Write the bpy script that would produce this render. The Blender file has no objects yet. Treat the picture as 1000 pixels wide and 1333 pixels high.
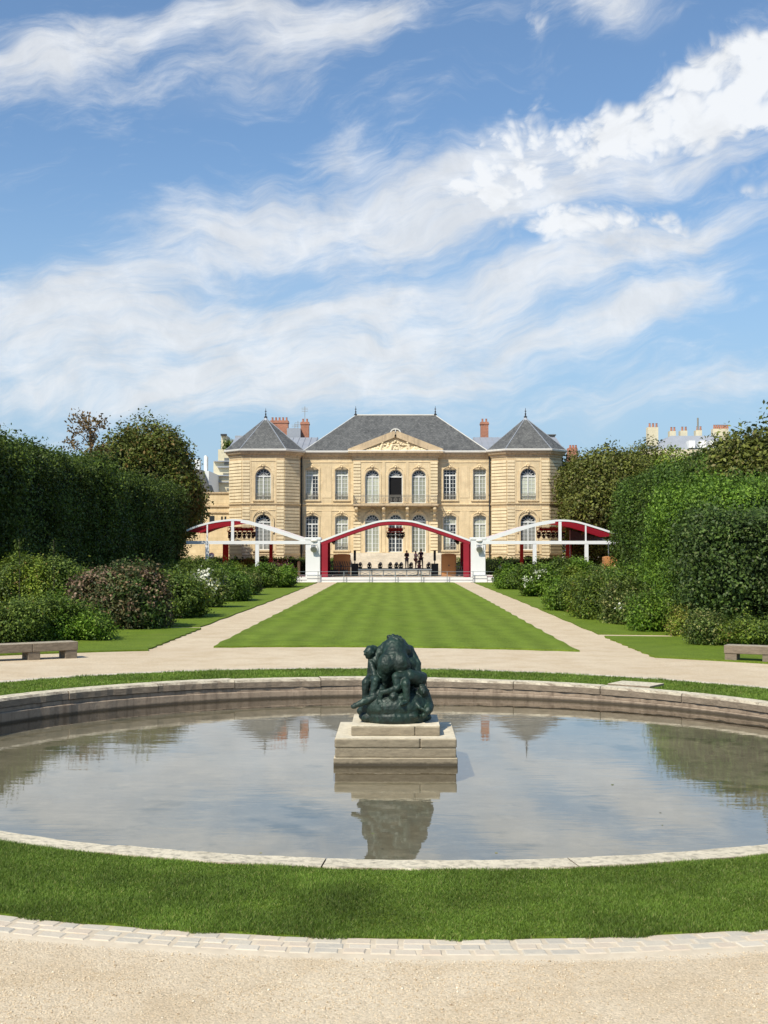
import bpy, bmesh, math, random
import numpy as np
from mathutils import Vector, Matrix, Euler
from mathutils.geometry import tessellate_polygon

random.seed(7); rng = np.random.default_rng(11)
R = math.radians
scene = bpy.context.scene
col = scene.collection
PI = math.pi

# ------------------------------------------------------------------ camera
F = 1631.0; EYE = 2.7
cam_d = bpy.data.cameras.new("camera"); cam = bpy.data.objects.new("camera", cam_d); col.objects.link(cam)
cam_d.sensor_fit = 'VERTICAL'; cam_d.sensor_height = 36.0; cam_d.lens = 36.0*F/1333.0
cam_d.clip_start = 0.1; cam_d.clip_end = 6000
cam.location = (0, 0, EYE)
cam.rotation_euler = Euler((R(90) + math.atan(51.5/F), 0, math.atan(15/F)))
scene.camera = cam
_rot = cam.rotation_euler.to_matrix()

def at(px, py, Y):
    """the world point at depth Y seen at pixel (px,py) of the 1000x1333 photograph (used to measure real sizes)"""
    d = _rot @ Vector(((px-500)/F, (666.5-py)/F, -1))
    t = Y/d.y
    return Vector((d.x*t, Y, EYE + d.z*t))
def gp(px, py, z=0.0):
    d = _rot @ Vector(((px-500)/F, (666.5-py)/F, -1))
    t = (z-EYE)/d.z
    return Vector((d.x*t, d.y*t, z))

def sstep(a, b, x):
    t = np.clip((x-a)/(b-a), 0, 1); return t*t*(3-2*t)
def gz(x, y):
    return -0.0105*x*(1-sstep(38., 72., y))*(1-sstep(25., 45., np.abs(x)))

# ------------------------------------------------------------------ noise
def _hash(ix, iy, iz):
    h = (ix*374761393 + iy*668265263 + iz*2147483647 + 1274126177) & 0xffffffff
    h = ((h ^ (h >> 13))*1274126177) & 0xffffffff
    return ((h ^ (h >> 16)) & 0xffff)/65535.0
def vnoise(P):
    P = np.asarray(P, float); I = np.floor(P).astype(np.int64); f = P-I; f = f*f*(3-2*f)
    out = 0
    for dx in (0, 1):
        for dy in (0, 1):
            for dz in (0, 1):
                w = (f[:, 0] if dx else 1-f[:, 0])*(f[:, 1] if dy else 1-f[:, 1])*(f[:, 2] if dz else 1-f[:, 2])
                out = out + w*_hash(I[:, 0]+dx, I[:, 1]+dy, I[:, 2]+dz)
    return out*2-1
def fbm(P, o=3):
    a = 1; s = 0; q = np.array(P, float)
    for _ in range(o):
        s = s+a*vnoise(q); q = q*2.03+17.3; a *= .5
    return s

# ------------------------------------------------------------------ materials
def newmat(name):
    m = bpy.data.materials.new(name); m.use_nodes = True
    nt = m.node_tree; nt.nodes.clear()
    out = nt.nodes.new('ShaderNodeOutputMaterial')
    return m, nt, out
def N(nt, t, **kw):
    n = nt.nodes.new(t)
    for k, v in kw.items():
        if k.startswith('i_'): n.inputs[k[2:].replace('_', ' ')].default_value = v
        else: setattr(n, k, v)
    return n
def c4(c): return (c[0], c[1], c[2], 1)
def mixc(nt, fac, a, b, bt='MIX'):
    n = nt.nodes.new('ShaderNodeMix'); n.data_type = 'RGBA'; n.blend_type = bt
    if isinstance(fac, (int, float)): n.inputs[0].default_value = fac
    else: nt.links.new(fac, n.inputs[0])
    for i, v in ((6, a), (7, b)):
        if isinstance(v, tuple): n.inputs[i].default_value = c4(v)
        else: nt.links.new(v, n.inputs[i])
    return n.outputs[2]
def noise(nt, scale, detail=4, rough=.55, vec=None, out='Fac', stretch=None, coord='Object'):
    if vec is None:
        tc = nt.nodes.new('ShaderNodeTexCoord'); vec = tc.outputs[coord]
    if stretch:
        mp = nt.nodes.new('ShaderNodeMapping'); mp.inputs['Scale'].default_value = stretch
        nt.links.new(vec, mp.inputs[0]); vec = mp.outputs[0]
    n = nt.nodes.new('ShaderNodeTexNoise'); n.inputs['Scale'].default_value = scale
    n.inputs['Detail'].default_value = detail; n.inputs['Roughness'].default_value = rough
    nt.links.new(vec, n.inputs['Vector'])
    return n.outputs[out]
def ramp(nt, fac, stops, interp='LINEAR'):
    n = nt.nodes.new('ShaderNodeValToRGB'); n.color_ramp.interpolation = interp
    e = n.color_ramp.elements
    while len(e) > 1: e.remove(e[-1])
    e[0].position = stops[0][0]
    def cc(v): return c4(v) if isinstance(v, tuple) else (v, v, v, 1)
    e[0].color = cc(stops[0][1])
    for p, v in stops[1:]:
        q = e.new(p); q.color = cc(v)
    nt.links.new(fac, n.inputs[0]); return n.outputs[0]
def math_(nt, op, a, b=None, c=None, clamp=False):
    n = nt.nodes.new('ShaderNodeMath'); n.operation = op; n.use_clamp = clamp
    for i, v in enumerate((a, b, c)):
        if v is None: continue
        if isinstance(v, (int, float)): n.inputs[i].default_value = v
        else: nt.links.new(v, n.inputs[i])
    return n.outputs[0]
def bump(nt, h, strength=.4, dist=.02):
    n = nt.nodes.new('ShaderNodeBump'); n.inputs['Strength'].default_value = strength; n.inputs['Distance'].default_value = dist
    nt.links.new(h, n.inputs['Height']); return n.outputs[0]
def principled(nt, out, color, rough=.8, metal=0, normal=None, spec=.3):
    p = nt.nodes.new('ShaderNodeBsdfPrincipled')
    if isinstance(color, tuple): p.inputs['Base Color'].default_value = c4(color)
    else: nt.links.new(color, p.inputs['Base Color'])
    if isinstance(rough, (int, float)): p.inputs['Roughness'].default_value = rough
    else: nt.links.new(rough, p.inputs['Roughness'])
    p.inputs['Metallic'].default_value = metal
    p.inputs['Specular IOR Level'].default_value = spec
    if normal is not None: nt.links.new(normal, p.inputs['Normal'])
    if out is not None: nt.links.new(p.outputs[0], out.inputs[0])
    return p

def mat_simple(name, c, rough=.6, metal=0, var=.15, scale=3, spec=.3, bmp=0):
    m, nt, out = newmat(name)
    n = noise(nt, scale, 5)
    cc = mixc(nt, n, tuple(v*(1-var) for v in c), tuple(min(1, v*(1+var)) for v in c))
    nb = bump(nt, noise(nt, scale*8, 4), bmp, .02) if bmp else None
    principled(nt, out, cc, rough, metal, nb, spec)
    return m

def mat_stone(name, base, dark, streak=.5, scale=1.0, bmp=.4, block=None, side=None, wet=False):
    """weathered stone: blotches, rain streaks, fine grain"""
    m, nt, out = newmat(name)
    n1 = noise(nt, .9*scale, 5, .6)
    n2 = noise(nt, 7*scale, 6, .65)
    n3 = noise(nt, 40*scale, 3, .6)
    st = noise(nt, 1.3*scale, 5, .6, stretch=(3., 3., .25))
    a = mixc(nt, ramp(nt, n1, [(.35, 0.), (.7, 1.)]), tuple(v*.86 for v in base), tuple(min(1, v*1.1) for v in base))
    a = mixc(nt, math_(nt, 'MULTIPLY', ramp(nt, st, [(.48, 0.), (.75, 1.)]), streak), a, dark)
    a = mixc(nt, math_(nt, 'MULTIPLY', ramp(nt, n2, [(.5, 0.), (.8, 1.)]), .45*streak+.1), a, dark)
    g = math_(nt, 'MULTIPLY_ADD', n3, .3, .85)
    vm = nt.nodes.new('ShaderNodeVectorMath'); vm.operation = 'SCALE'; nt.links.new(a, vm.inputs[0]); nt.links.new(g, vm.inputs['Scale'])
    cfin = vm.outputs[0]
    if block:
        tc = nt.nodes.new('ShaderNodeTexCoord'); mp = nt.nodes.new('ShaderNodeMapping'); mp.inputs['Rotation'].default_value = (R(90), 0, 0)
        nt.links.new(tc.outputs['Object'], mp.inputs[0])
        b = nt.nodes.new('ShaderNodeTexBrick'); b.inputs['Scale'].default_value = 1.0
        b.inputs['Brick Width'].default_value = block[0]; b.inputs['Row Height'].default_value = block[1]
        b.inputs['Mortar Size'].default_value = .012; b.inputs['Mortar Smooth'].default_value = .3
        b.inputs['Color1'].default_value = (1, 1, 1, 1); b.inputs['Color2'].default_value = (.86, .84, .80, 1); b.inputs['Mortar'].default_value = (.66, .62, .56, 1)
        nt.links.new(mp.outputs[0], b.inputs[0])
        cfin = mixc(nt, .8, cfin, b.outputs[0], 'MULTIPLY')
    if wet:    # dark damp band just above the water
        gw = nt.nodes.new('ShaderNodeNewGeometry'); sw = nt.nodes.new('ShaderNodeSeparateXYZ'); nt.links.new(gw.outputs['Position'], sw.inputs[0])
        zz = math_(nt, 'ADD', sw.outputs[2], math_(nt, 'MULTIPLY_ADD', n2, .05, -.025))
        WETF = ramp(nt, math_(nt, 'MULTIPLY_ADD', zz, 4., 1.9), [(.60, .85), (.74, 0.)])
    if side:   # vertical faces are dirty and darker, tops stay lighter
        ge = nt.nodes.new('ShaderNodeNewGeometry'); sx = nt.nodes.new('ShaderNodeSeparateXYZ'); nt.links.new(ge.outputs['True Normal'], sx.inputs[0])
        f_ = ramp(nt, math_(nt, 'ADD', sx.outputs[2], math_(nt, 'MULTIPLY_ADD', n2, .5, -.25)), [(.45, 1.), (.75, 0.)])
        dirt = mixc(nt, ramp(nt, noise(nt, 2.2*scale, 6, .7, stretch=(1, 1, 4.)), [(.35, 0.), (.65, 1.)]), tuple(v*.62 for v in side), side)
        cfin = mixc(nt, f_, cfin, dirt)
    if wet: cfin = mixc(nt, WETF, cfin, (.05, .042, .03))
    h = math_(nt, 'ADD', n2, math_(nt, 'MULTIPLY', n3, .5))
    principled(nt, out, cfin, .85, 0, bump(nt, h, bmp, .03/scale), .2)
    return m

M = {}
M['limestone'] = mat_stone('limestone_wall', (.80, .645, .405), (.52, .38, .22), .45, .8, .3, block=(.95, .42))
M['rustic'] = mat_stone('rusticated_limestone', (.83, .685, .44), (.56, .42, .25), .4, .9, .3)
M['groove'] = mat_stone('shaded_joint_limestone', (.56, .42, .25), (.38, .28, .17), .4, 1.2, .3)  # darker than the wall: shade of the recessed grooves is put into the colour
M['trim'] = mat_stone('carved_limestone', (.76, .60, .37), (.42, .30, .17), .5, 1.2, .4)
M['cornice'] = mat_stone('weathered_cornice', (.60, .46, .29), (.24, .19, .14), .7, 1.2, .4)
M['coping'] = mat_stone('pale_coping_stone', (.70, .62, .46), (.24, .215, .165), 1., 3.0, .9, side=(.31, .245, .18))
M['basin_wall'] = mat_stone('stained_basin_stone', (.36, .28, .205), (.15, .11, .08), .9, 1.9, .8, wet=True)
M['plinth'] = mat_stone('plinth_stone', (.66, .57, .40), (.33, .28, .20), .7, 2.6, .7, side=(.35, .29, .20), wet=True)
M['plinth_top'] = mat_stone('plinth_top_stone', (.70, .62, .46), (.36, .31, .22), .5, 2.6, .5)
M['bench'] = mat_stone('bench_stone', (.42, .36, .26), (.17, .15, .11), .8, 3., .9, side=(.27, .215, .155))
M['white_paint'] = mat_simple('white_painted_metal', (.80, .80, .78), .4, 0, .06, 1.5)
M['window_paint'] = mat_simple('white_window_paint', (.72, .73, .70), .5, 0, .1, 2)
M['red'] = mat_simple('red_fabric', (.30, .014, .028), .6, 0, .3, .8)
def mat_cloth():
    m, nt, out = newmat('red_translucent_cloth')
    n = noise(nt, .9, 4, .6); f_ = noise(nt, 1.2, 3, .5, stretch=(6, .4, 1))
    a = mixc(nt, n, (.36, .016, .03), (.50, .03, .05)); a = mixc(nt, math_(nt, 'MULTIPLY', f_, .4), a, (.24, .01, .02))
    p = principled(nt, None, a, .7, 0, None, .2); t = nt.nodes.new('ShaderNodeBsdfTranslucent'); nt.links.new(a, t.inputs[0])
    ms = nt.nodes.new('ShaderNodeMixShader'); ms.inputs[0].default_value = .5; nt.links.new(p.outputs[0], ms.inputs[1]); nt.links.new(t.outputs[0], ms.inputs[2]); nt.links.new(ms.outputs[0], out.inputs[0])
    return m
M['cloth'] = mat_cloth()
M['red_post'] = mat_simple('red_painted_post', (.42, .045, .03), .5, 0, .2, 1)
M['iron'] = mat_simple('wrought_iron', (.05, .052, .055), .5, .3, .3, 4)
M['iron_grey'] = mat_simple('grey_wrought_iron', (.26, .24, .20), .6, .2, .3, 4)
M['black'] = mat_simple('black_plastic', (.014, .014, .016), .45, 0, .3, 4)
M['steel'] = mat_simple('galvanised_steel', (.40, .41, .42), .35, .7, .15, 5)
M['zinc'] = mat_simple('zinc_roofing', (.36, .38, .41), .5, .2, .15, .7)
M['gutter'] = mat_simple('pale_gutter', (.74, .71, .64), .6, 0, .2, 1.2)
M['crate'] = mat_simple('orange_plywood', (.52, .24, .085), .6, 0, .15, 1.5)
M['soil'] = mat_simple('dark_soil', (.055, .042, .03), .95, 0, .4, 4, .1, .5)
M['wood_post'] = mat_simple('raw_wood', (.50, .36, .20), .7, 0, .2, 4)
M['terrace'] = mat_stone('terrace_stone', (.66, .58, .45), (.40, .34, .26), .4, 1.2, .3)
M['bark'] = mat_stone('bark', (.10, .08, .06), (.03, .025, .02), .7, 3, .8)
M['plaster_pale'] = mat_stone('pale_plaster', (.66, .60, .43), (.5, .43, .3), .35, .5, .1)
M['plaster_white'] = mat_simple('white_plaster', (.78, .79, .77), .8, 0, .05, .4)

def mat_slate():
    m, nt, out = newmat('slate_roofing')
    tc = nt.nodes.new('ShaderNodeTexCoord')
    n1 = noise(nt, .7, 6, .65); n2 = noise(nt, 5, 5, .7, stretch=(1, 1, 2.)); st = noise(nt, 1.0, 5, .65, stretch=(2.5, 1, .35))
    a = mixc(nt, ramp(nt, n1, [(.3, 0.), (.7, 1.)]), (.075, .076, .074), (.135, .135, .128))
    a = mixc(nt, ramp(nt, n2, [(.45, 0.), (.72, .8)]), a, (.24, .235, .21))
    a = mixc(nt, ramp(nt, st, [(.5, 0.), (.75, .7)]), a, (.05, .05, .048))
    w = nt.nodes.new('ShaderNodeTexBrick'); mp = nt.nodes.new('ShaderNodeMapping'); mp.inputs['Rotation'].default_value = (R(90), 0, 0)
    nt.links.new(tc.outputs['Object'], mp.inputs[0]); nt.links.new(mp.outputs[0], w.inputs[0])
    w.inputs['Scale'].default_value = 1; w.inputs['Brick Width'].default_value = .28; w.inputs['Row Height'].default_value = .17; w.inputs['Mortar Size'].default_value = .015
    w.inputs['Color1'].default_value = (1.15, 1.15, 1.15, 1); w.inputs['Color2'].default_value = (.72, .72, .72, 1); w.inputs['Mortar'].default_value = (.5, .5, .5, 1)
    a = mixc(nt, .8, a, w.outputs[0], 'MULTIPLY')
    principled(nt, out, a, .6, 0, bump(nt, w.outputs['Fac'], -.4, .02), .4)
    return m
M['slate'] = mat_slate()

def mat_brick():
    m, nt, out = newmat('orange_chimney_brick')
    tc = nt.nodes.new('ShaderNodeTexCoord'); mp = nt.nodes.new('ShaderNodeMapping'); mp.inputs['Rotation'].default_value = (R(90), 0, 0)
    b = nt.nodes.new('ShaderNodeTexBrick'); nt.links.new(tc.outputs['Object'], mp.inputs[0]); nt.links.new(mp.outputs[0], b.inputs[0])
    b.inputs['Scale'].default_value = 1; b.inputs['Brick Width'].default_value = .24; b.inputs['Row Height'].default_value = .08; b.inputs['Mortar Size'].default_value = .012
    b.inputs['Color1'].default_value = (.50, .16, .075, 1); b.inputs['Color2'].default_value = (.36, .10, .05, 1); b.inputs['Mortar'].default_value = (.42, .32, .25, 1)
    a = mixc(nt, ramp(nt, noise(nt, 1.2, 5), [(.45, 0.), (.75, .6)]), b.outputs[0], (.22, .12, .08))
    principled(nt, out, a, .85, 0, bump(nt, b.outputs['Fac'], -.3, .02), .2)
    return m
M['brick'] = mat_brick()

def mat_glass(name, c, rough=.06):
    """window pane: a dark or curtained room behind reflecting glass"""
    m, nt, out = newmat(name)
    n = noise(nt, 1.3, 3, .5); n2 = noise(nt, 1.0, 2, .5, stretch=(4, 4, .3))
    a = mixc(nt, n, tuple(v*.65 for v in c), tuple(v*1.3 for v in c))
    a = mixc(nt, math_(nt, 'MULTIPLY', n2, .5), a, tuple(v*.75 for v in c))
    oi = nt.nodes.new('ShaderNodeObjectInfo'); vm = nt.nodes.new('ShaderNodeVectorMath'); vm.operation = 'SCALE'; nt.links.new(a, vm.inputs[0])
    nt.links.new(math_(nt, 'MULTIPLY_ADD', oi.outputs['Random'], .7, .55), vm.inputs['Scale']); a = vm.outputs[0]
    principled(nt, out, a, rough, 0, bump(nt, noise(nt, 3, 2), .05, .02), .35)
    return m
M['pane_dark'] = mat_glass('dark_glass', (.035, .042, .05))
M['pane_pale'] = mat_glass('curtained_glass', (.46, .48, .38), .25)
M['pane_grey'] = mat_glass('grey_glass', (.26, .27, .25), .2)
M['void'] = mat_simple('dark_interior', (.008, .008, .009), .9)

def mat_gravel():
    m, nt, out = newmat('pale_gravel')
    tc = nt.nodes.new('ShaderNodeTexCoord'); ob = tc.outputs['Object']
    big = noise(nt, .22, 4, .6, ob); mid = noise(nt, 1.1, 5, .65, ob); fin = noise(nt, 60, 4, .75, ob); fin2 = noise(nt, 18, 4, .7, ob)
    a = mixc(nt, ramp(nt, big, [(.3, 0.), (.7, 1.)]), (.64, .52, .36), (.74, .625, .45))
    a = mixc(nt, ramp(nt, mid, [(.42, 0.), (.72, .8)]), a, (.55, .42, .26))
    v = nt.nodes.new('ShaderNodeTexVoronoi'); v.inputs['Scale'].default_value = 75; nt.links.new(ob, v.inputs['Vector'])
    sep = nt.nodes.new('ShaderNodeSeparateColor'); nt.links.new(v.outputs['Color'], sep.inputs[0])
    cell = ramp(nt, sep.outputs[0], [(0., .66), (.12, .82), (.4, .96), (.75, 1.05), (1., 1.22)])
    a = mixc(nt, .85, a, cell, 'MULTIPLY')
    a = mixc(nt, math_(nt, 'MULTIPLY', fin2, .4), a, (.43, .33, .22), 'MIX')
    a = mixc(nt, ramp(nt, fin, [(.30, .5), (.42, 0.)]), a, (.33, .25, .16))
    gp_ = nt.nodes.new('ShaderNodeVectorMath'); gp_.operation = 'DISTANCE'; nt.links.new(ob, gp_.inputs[0]); gp_.inputs[1].default_value = (.03, 18.75, 0)
    rr = math_(nt, 'ADD', gp_.outputs['Value'], math_(nt, 'MULTIPLY_ADD', noise(nt, 1.6, 3, .6, ob), .26, -.13))
    a = mixc(nt, ramp(nt, math_(nt, 'SUBTRACT', rr, 10.), [(.36, .85), (.47, 0.)]), a, (.70, .60, .45))
    h = math_(nt, 'ADD', math_(nt, 'MULTIPLY', v.outputs['Distance'], -1.), math_(nt, 'MULTIPLY', fin, .6))
    principled(nt, out, a, .9, 0, bump(nt, h, .5, .012), .15)
    return m
M['gravel'] = mat_gravel()

def mat_lawn(stripes=False, tone=1.):
    m, nt, out = newmat('mown_grass' if not stripes else 'striped_mown_grass')
    tc = nt.nodes.new('ShaderNodeTexCoord'); ob = tc.outputs['Object']
    big = noise(nt, .16, 4, .6, ob); mid = noise(nt, 1.2, 5, .7, ob); fin = noise(nt, 26, 5, .8, ob, stretch=(1., .45, 1)); pat = noise(nt, .5, 5, .7, ob)
    a = mixc(nt, ramp(nt, mid, [(.3, 0.), (.7, 1.)]), (.095*tone, .148*tone, .014*tone), (.150*tone, .212*tone, .022*tone))
    a = mixc(nt, ramp(nt, big, [(.4, 0.), (.7, .5)]), a, (.15*tone, .20*tone, .03*tone))
    a = mixc(nt, ramp(nt, pat, [(.62, 0.), (.78, .45)]), a, (.25*tone, .22*tone, .07*tone))
    if stripes:
        sx = nt.nodes.new('ShaderNodeSeparateXYZ'); nt.links.new(ob, sx.inputs[0])
        wob = math_(nt, 'MULTIPLY', noise(nt, .25, 2, .5, ob), 1.1)
        s = math_(nt, 'SINE', math_(nt, 'MULTIPLY', math_(nt, 'ADD', sx.outputs[0], wob), 2*PI/1.0))
        s2 = math_(nt, 'SINE', math_(nt, 'MULTIPLY', math_(nt, 'ADD', math_(nt, 'ADD', sx.outputs[1], math_(nt, 'MULTIPLY', sx.outputs[0], .9)), wob), 2*PI/4.2))
        st = math_(nt, 'ADD', math_(nt, 'MULTIPLY', s, .25), math_(nt, 'MULTIPLY', s2, .05))
        g = math_(nt, 'MULTIPLY_ADD', st, .42, 1.0)
        vm = nt.nodes.new('ShaderNodeVectorMath'); vm.operation = 'SCALE'; nt.links.new(a, vm.inputs[0]); nt.links.new(g, vm.inputs['Scale']); a = vm.outputs[0]
    g = ramp(nt, fin, [(.25, .35), (.5, 1.), (.75, 1.9)])
    a = mixc(nt, .85, a, g, 'MULTIPLY')
    principled(nt, out, a, .85, 0, bump(nt, fin, .9, .05), .12)
    return m
M['lawn'] = mat_lawn(False, 1.15); M['lawn_striped'] = mat_lawn(True, 1.25)

def mat_leaf(name, c1, c2, c3=None, trans=.25, p3=.85, nscale=.5):
    m, nt, out = newmat(name)
    g = nt.nodes.new('ShaderNodeNewGeometry')
    rnd = g.outputs['Random Per Island']
    big = noise(nt, nscale, 4, .6)
    stops = [(0., tuple(v*.6 for v in c1)), (.35, c1), (.75, c2)]
    if c3: stops += [(p3, c2), (min(p3+.03, .99), c3)]
    a = ramp(nt, rnd, stops)
    b = math_(nt, 'MULTIPLY_ADD', ramp(nt, big, [(.3, 0.), (.7, 1.)]), .75, .55)
    vm = nt.nodes.new('ShaderNodeVectorMath'); vm.operation = 'SCALE'; nt.links.new(a, vm.inputs[0]); nt.links.new(b, vm.inputs['Scale'])
    p = principled(nt, None, vm.outputs[0], .55, 0, None, .3)
    t = nt.nodes.new('ShaderNodeBsdfTranslucent'); nt.links.new(vm.outputs[0], t.inputs[0])
    ms = nt.nodes.new('ShaderNodeMixShader'); ms.inputs[0].default_value = trans
    nt.links.new(p.outputs[0], ms.inputs[1]); nt.links.new(t.outputs[0], ms.inputs[2]); nt.links.new(ms.outputs[0], out.inputs[0])
    return m
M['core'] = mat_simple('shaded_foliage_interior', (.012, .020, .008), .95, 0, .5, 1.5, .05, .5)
M['leaf_hedge'] = mat_leaf('dark_hedge_leaves', (.055, .09, .014), (.125, .185, .026))
M['leaf_hedge_r'] = mat_leaf('green_hedge_leaves', (.06, .115, .016), (.125, .205, .026))
M['leaf_block'] = mat_leaf('glossy_light_leaves', (.095, .185, .02), (.20, .325, .036))
M['leaf_dark'] = mat_leaf('dark_glossy_leaves', (.05, .092, .018), (.105, .17, .03), (.20, .24, .09), p3=.93)
M['leaf_olive'] = mat_leaf('olive_tree_leaves', (.105, .125, .020), (.21, .23, .045), (.22, .19, .07), p3=.9)
M['leaf_rust'] = mat_leaf('rusting_chestnut_leaves', (.10, .125, .02), (.19, .22, .04), (.22, .15, .04), p3=.86)
M['leaf_brown'] = mat_leaf('browned_tree_leaves', (.12, .085, .03), (.20, .13, .045), (.26, .13, .05), p3=.6)
M['leaf_lime'] = mat_leaf('lime_shrub_leaves', (.14, .21, .02), (.28, .36, .045), (.24, .17, .05), p3=.92)
M['leaf_bright'] = mat_leaf('bright_shrub_leaves', (.09, .18, .015), (.19, .30, .03))
M['leaf_mid'] = mat_leaf('mid_green_shrub_leaves', (.075, .125, .02), (.16, .22, .035))
M['leaf_mauve'] = mat_leaf('bronzed_shrub_leaves', (.06, .085, .025), (.14, .13, .05), (.36, .20, .12), p3=.55)
M['leaf_yellow'] = mat_leaf('yellow_green_leaves', (.17, .20, .03), (.34, .34, .07), (.42, .36, .10), p3=.85)
M['leaf_pale'] = mat_leaf('pale_edged_leaves', (.10, .145, .03), (.20, .25, .06), (.36, .35, .12), p3=.78)
M['leaf_orange'] = mat_leaf('orange_turning_leaves', (.20, .12, .03), (.36, .19, .06))
M['heads'] = mat_leaf('faded_flower_heads', (.20, .13, .08), (.34, .22, .14), trans=.15)
M['petal'] = mat_leaf('white_petals', (.66, .68, .52), (.82, .82, .68), trans=.15)
M['petal_y'] = mat_leaf('cream_yellow_petals', (.72, .66, .22), (.80, .76, .40), trans=.15)
M['blade'] = mat_leaf('grass_blades', (.12, .20, .022), (.205, .315, .045), (.38, .38, .12), p3=.93, trans=.3, nscale=.9)

def mat_bronze():
    m, nt, out = newmat('green_patina_bronze')
    n1 = noise(nt, 3, 5, .6); n2 = noise(nt, 14, 5, .7); st = noise(nt, 4, 5, .6, stretch=(3, 3, .4))
    a = mixc(nt, ramp(nt, n1, [(.35, 0.), (.65, 1.)]), (.008, .015, .011), (.015, .038, .026))
    a = mixc(nt, ramp(nt, st, [(.5, 0.), (.75, .8)]), a, (.024, .060, .040))
    a = mixc(nt, ramp(nt, n2, [(.55, 0.), (.8, .6)]), a, (.05, .065, .055))
    principled(nt, out, a, ramp(nt, n2, [(.3, .42), (.7, .62)]), .2, bump(nt, n2, .35, .012), .5)
    return m
M['bronze'] = mat_bronze()

def mat_water():
    m, nt, out = newmat('pond_water')
    tc = nt.nodes.new('ShaderNodeTexCoord'); ob = tc.outputs['Object']
    w1 = noise(nt, 1.0, 3, .5, ob, stretch=(.55, 1.4, 1)); w2 = noise(nt, 4.5, 3, .5, ob, stretch=(.6, 1.5, 1))
    area = ramp(nt, noise(nt, .22, 2, .5, ob), [(.35, .25), (.65, 1.)])
    h = math_(nt, 'MULTIPLY', math_(nt, 'ADD', math_(nt, 'MULTIPLY', w1, .7), math_(nt, 'MULTIPLY', w2, .22)), area)
    nb = bump(nt, h, .045, .1)
    gl = nt.nodes.new('ShaderNodeBsdfGlossy'); gl.inputs['Roughness'].default_value = .012; nt.links.new(nb, gl.inputs['Normal'])
    gl.inputs['Color'].default_value = (1, 1, 1, 1)
    tr = nt.nodes.new('ShaderNodeBsdfTransparent'); tr.inputs[0].default_value = (.86, .84, .75, 1)
    fr = nt.nodes.new('ShaderNodeLayerWeight'); fr.inputs[0].default_value = .5; nt.links.new(nb, fr.inputs['Normal'])
    refl = math_(nt, 'MULTIPLY_ADD', math_(nt, 'POWER', fr.outputs['Facing'], 4.2), .88, .04, True)
    ms = nt.nodes.new('ShaderNodeMixShader'); nt.links.new(refl, ms.inputs[0])
    nt.links.new(tr.outputs[0], ms.inputs[1]); nt.links.new(gl.outputs[0], ms.inputs[2]); nt.links.new(ms.outputs[0], out.inputs[0])
    return m
M['water'] = mat_water()
def mat_floor():
    m, nt, out = newmat('silted_basin_floor')
    tc = nt.nodes.new('ShaderNodeTexCoord'); ob = tc.outputs['Object']
    n1 = noise(nt, .5, 6, .65, ob); n2 = noise(nt, 3, 5, .7, ob, stretch=(1, 1, 1)); n3 = noise(nt, .9, 4, .6, ob)
    a = mixc(nt, ramp(nt, n1, [(.35, 0.), (.65, 1.)]), (.19, .18, .145), (.33, .30, .24))
    a = mixc(nt, ramp(nt, n2, [(.5, 0.), (.75, .7)]), a, (.40, .36, .29))
    a = mixc(nt, ramp(nt, n3, [(.58, 0.), (.66, .6)]), a, (.07, .08, .05))
    principled(nt, out, a, .9, 0, bump(nt, n2, .5, .05), .1)
    return m
M['floor'] = mat_floor()
M['sett'] = None
def mat_sett():
    m, nt, out = newmat('pale_setts')
    g = nt.nodes.new('ShaderNodeNewGeometry')
    a = ramp(nt, g.outputs['Random Per Island'], [(0., (.46, .42, .35)), (.3, (.52, .47, .38)), (.6, (.58, .50, .39)), (.8, (.56, .46, .35)), (1., (.60, .54, .44))])
    n = noise(nt, 14, 5, .7)
    a = mixc(nt, ramp(nt, n, [(.4, 0.), (.75, .6)]), a, (.64, .56, .43))
    principled(nt, out, a, .85, 0, bump(nt, noise(nt, 40, 4), .4, .01), .2)
    return m
M['sett'] = mat_sett()
M['sand'] = mat_stone('pale_sand_joint', (.60, .51, .38), (.55, .45, .32), .4, 6, .3)

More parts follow.
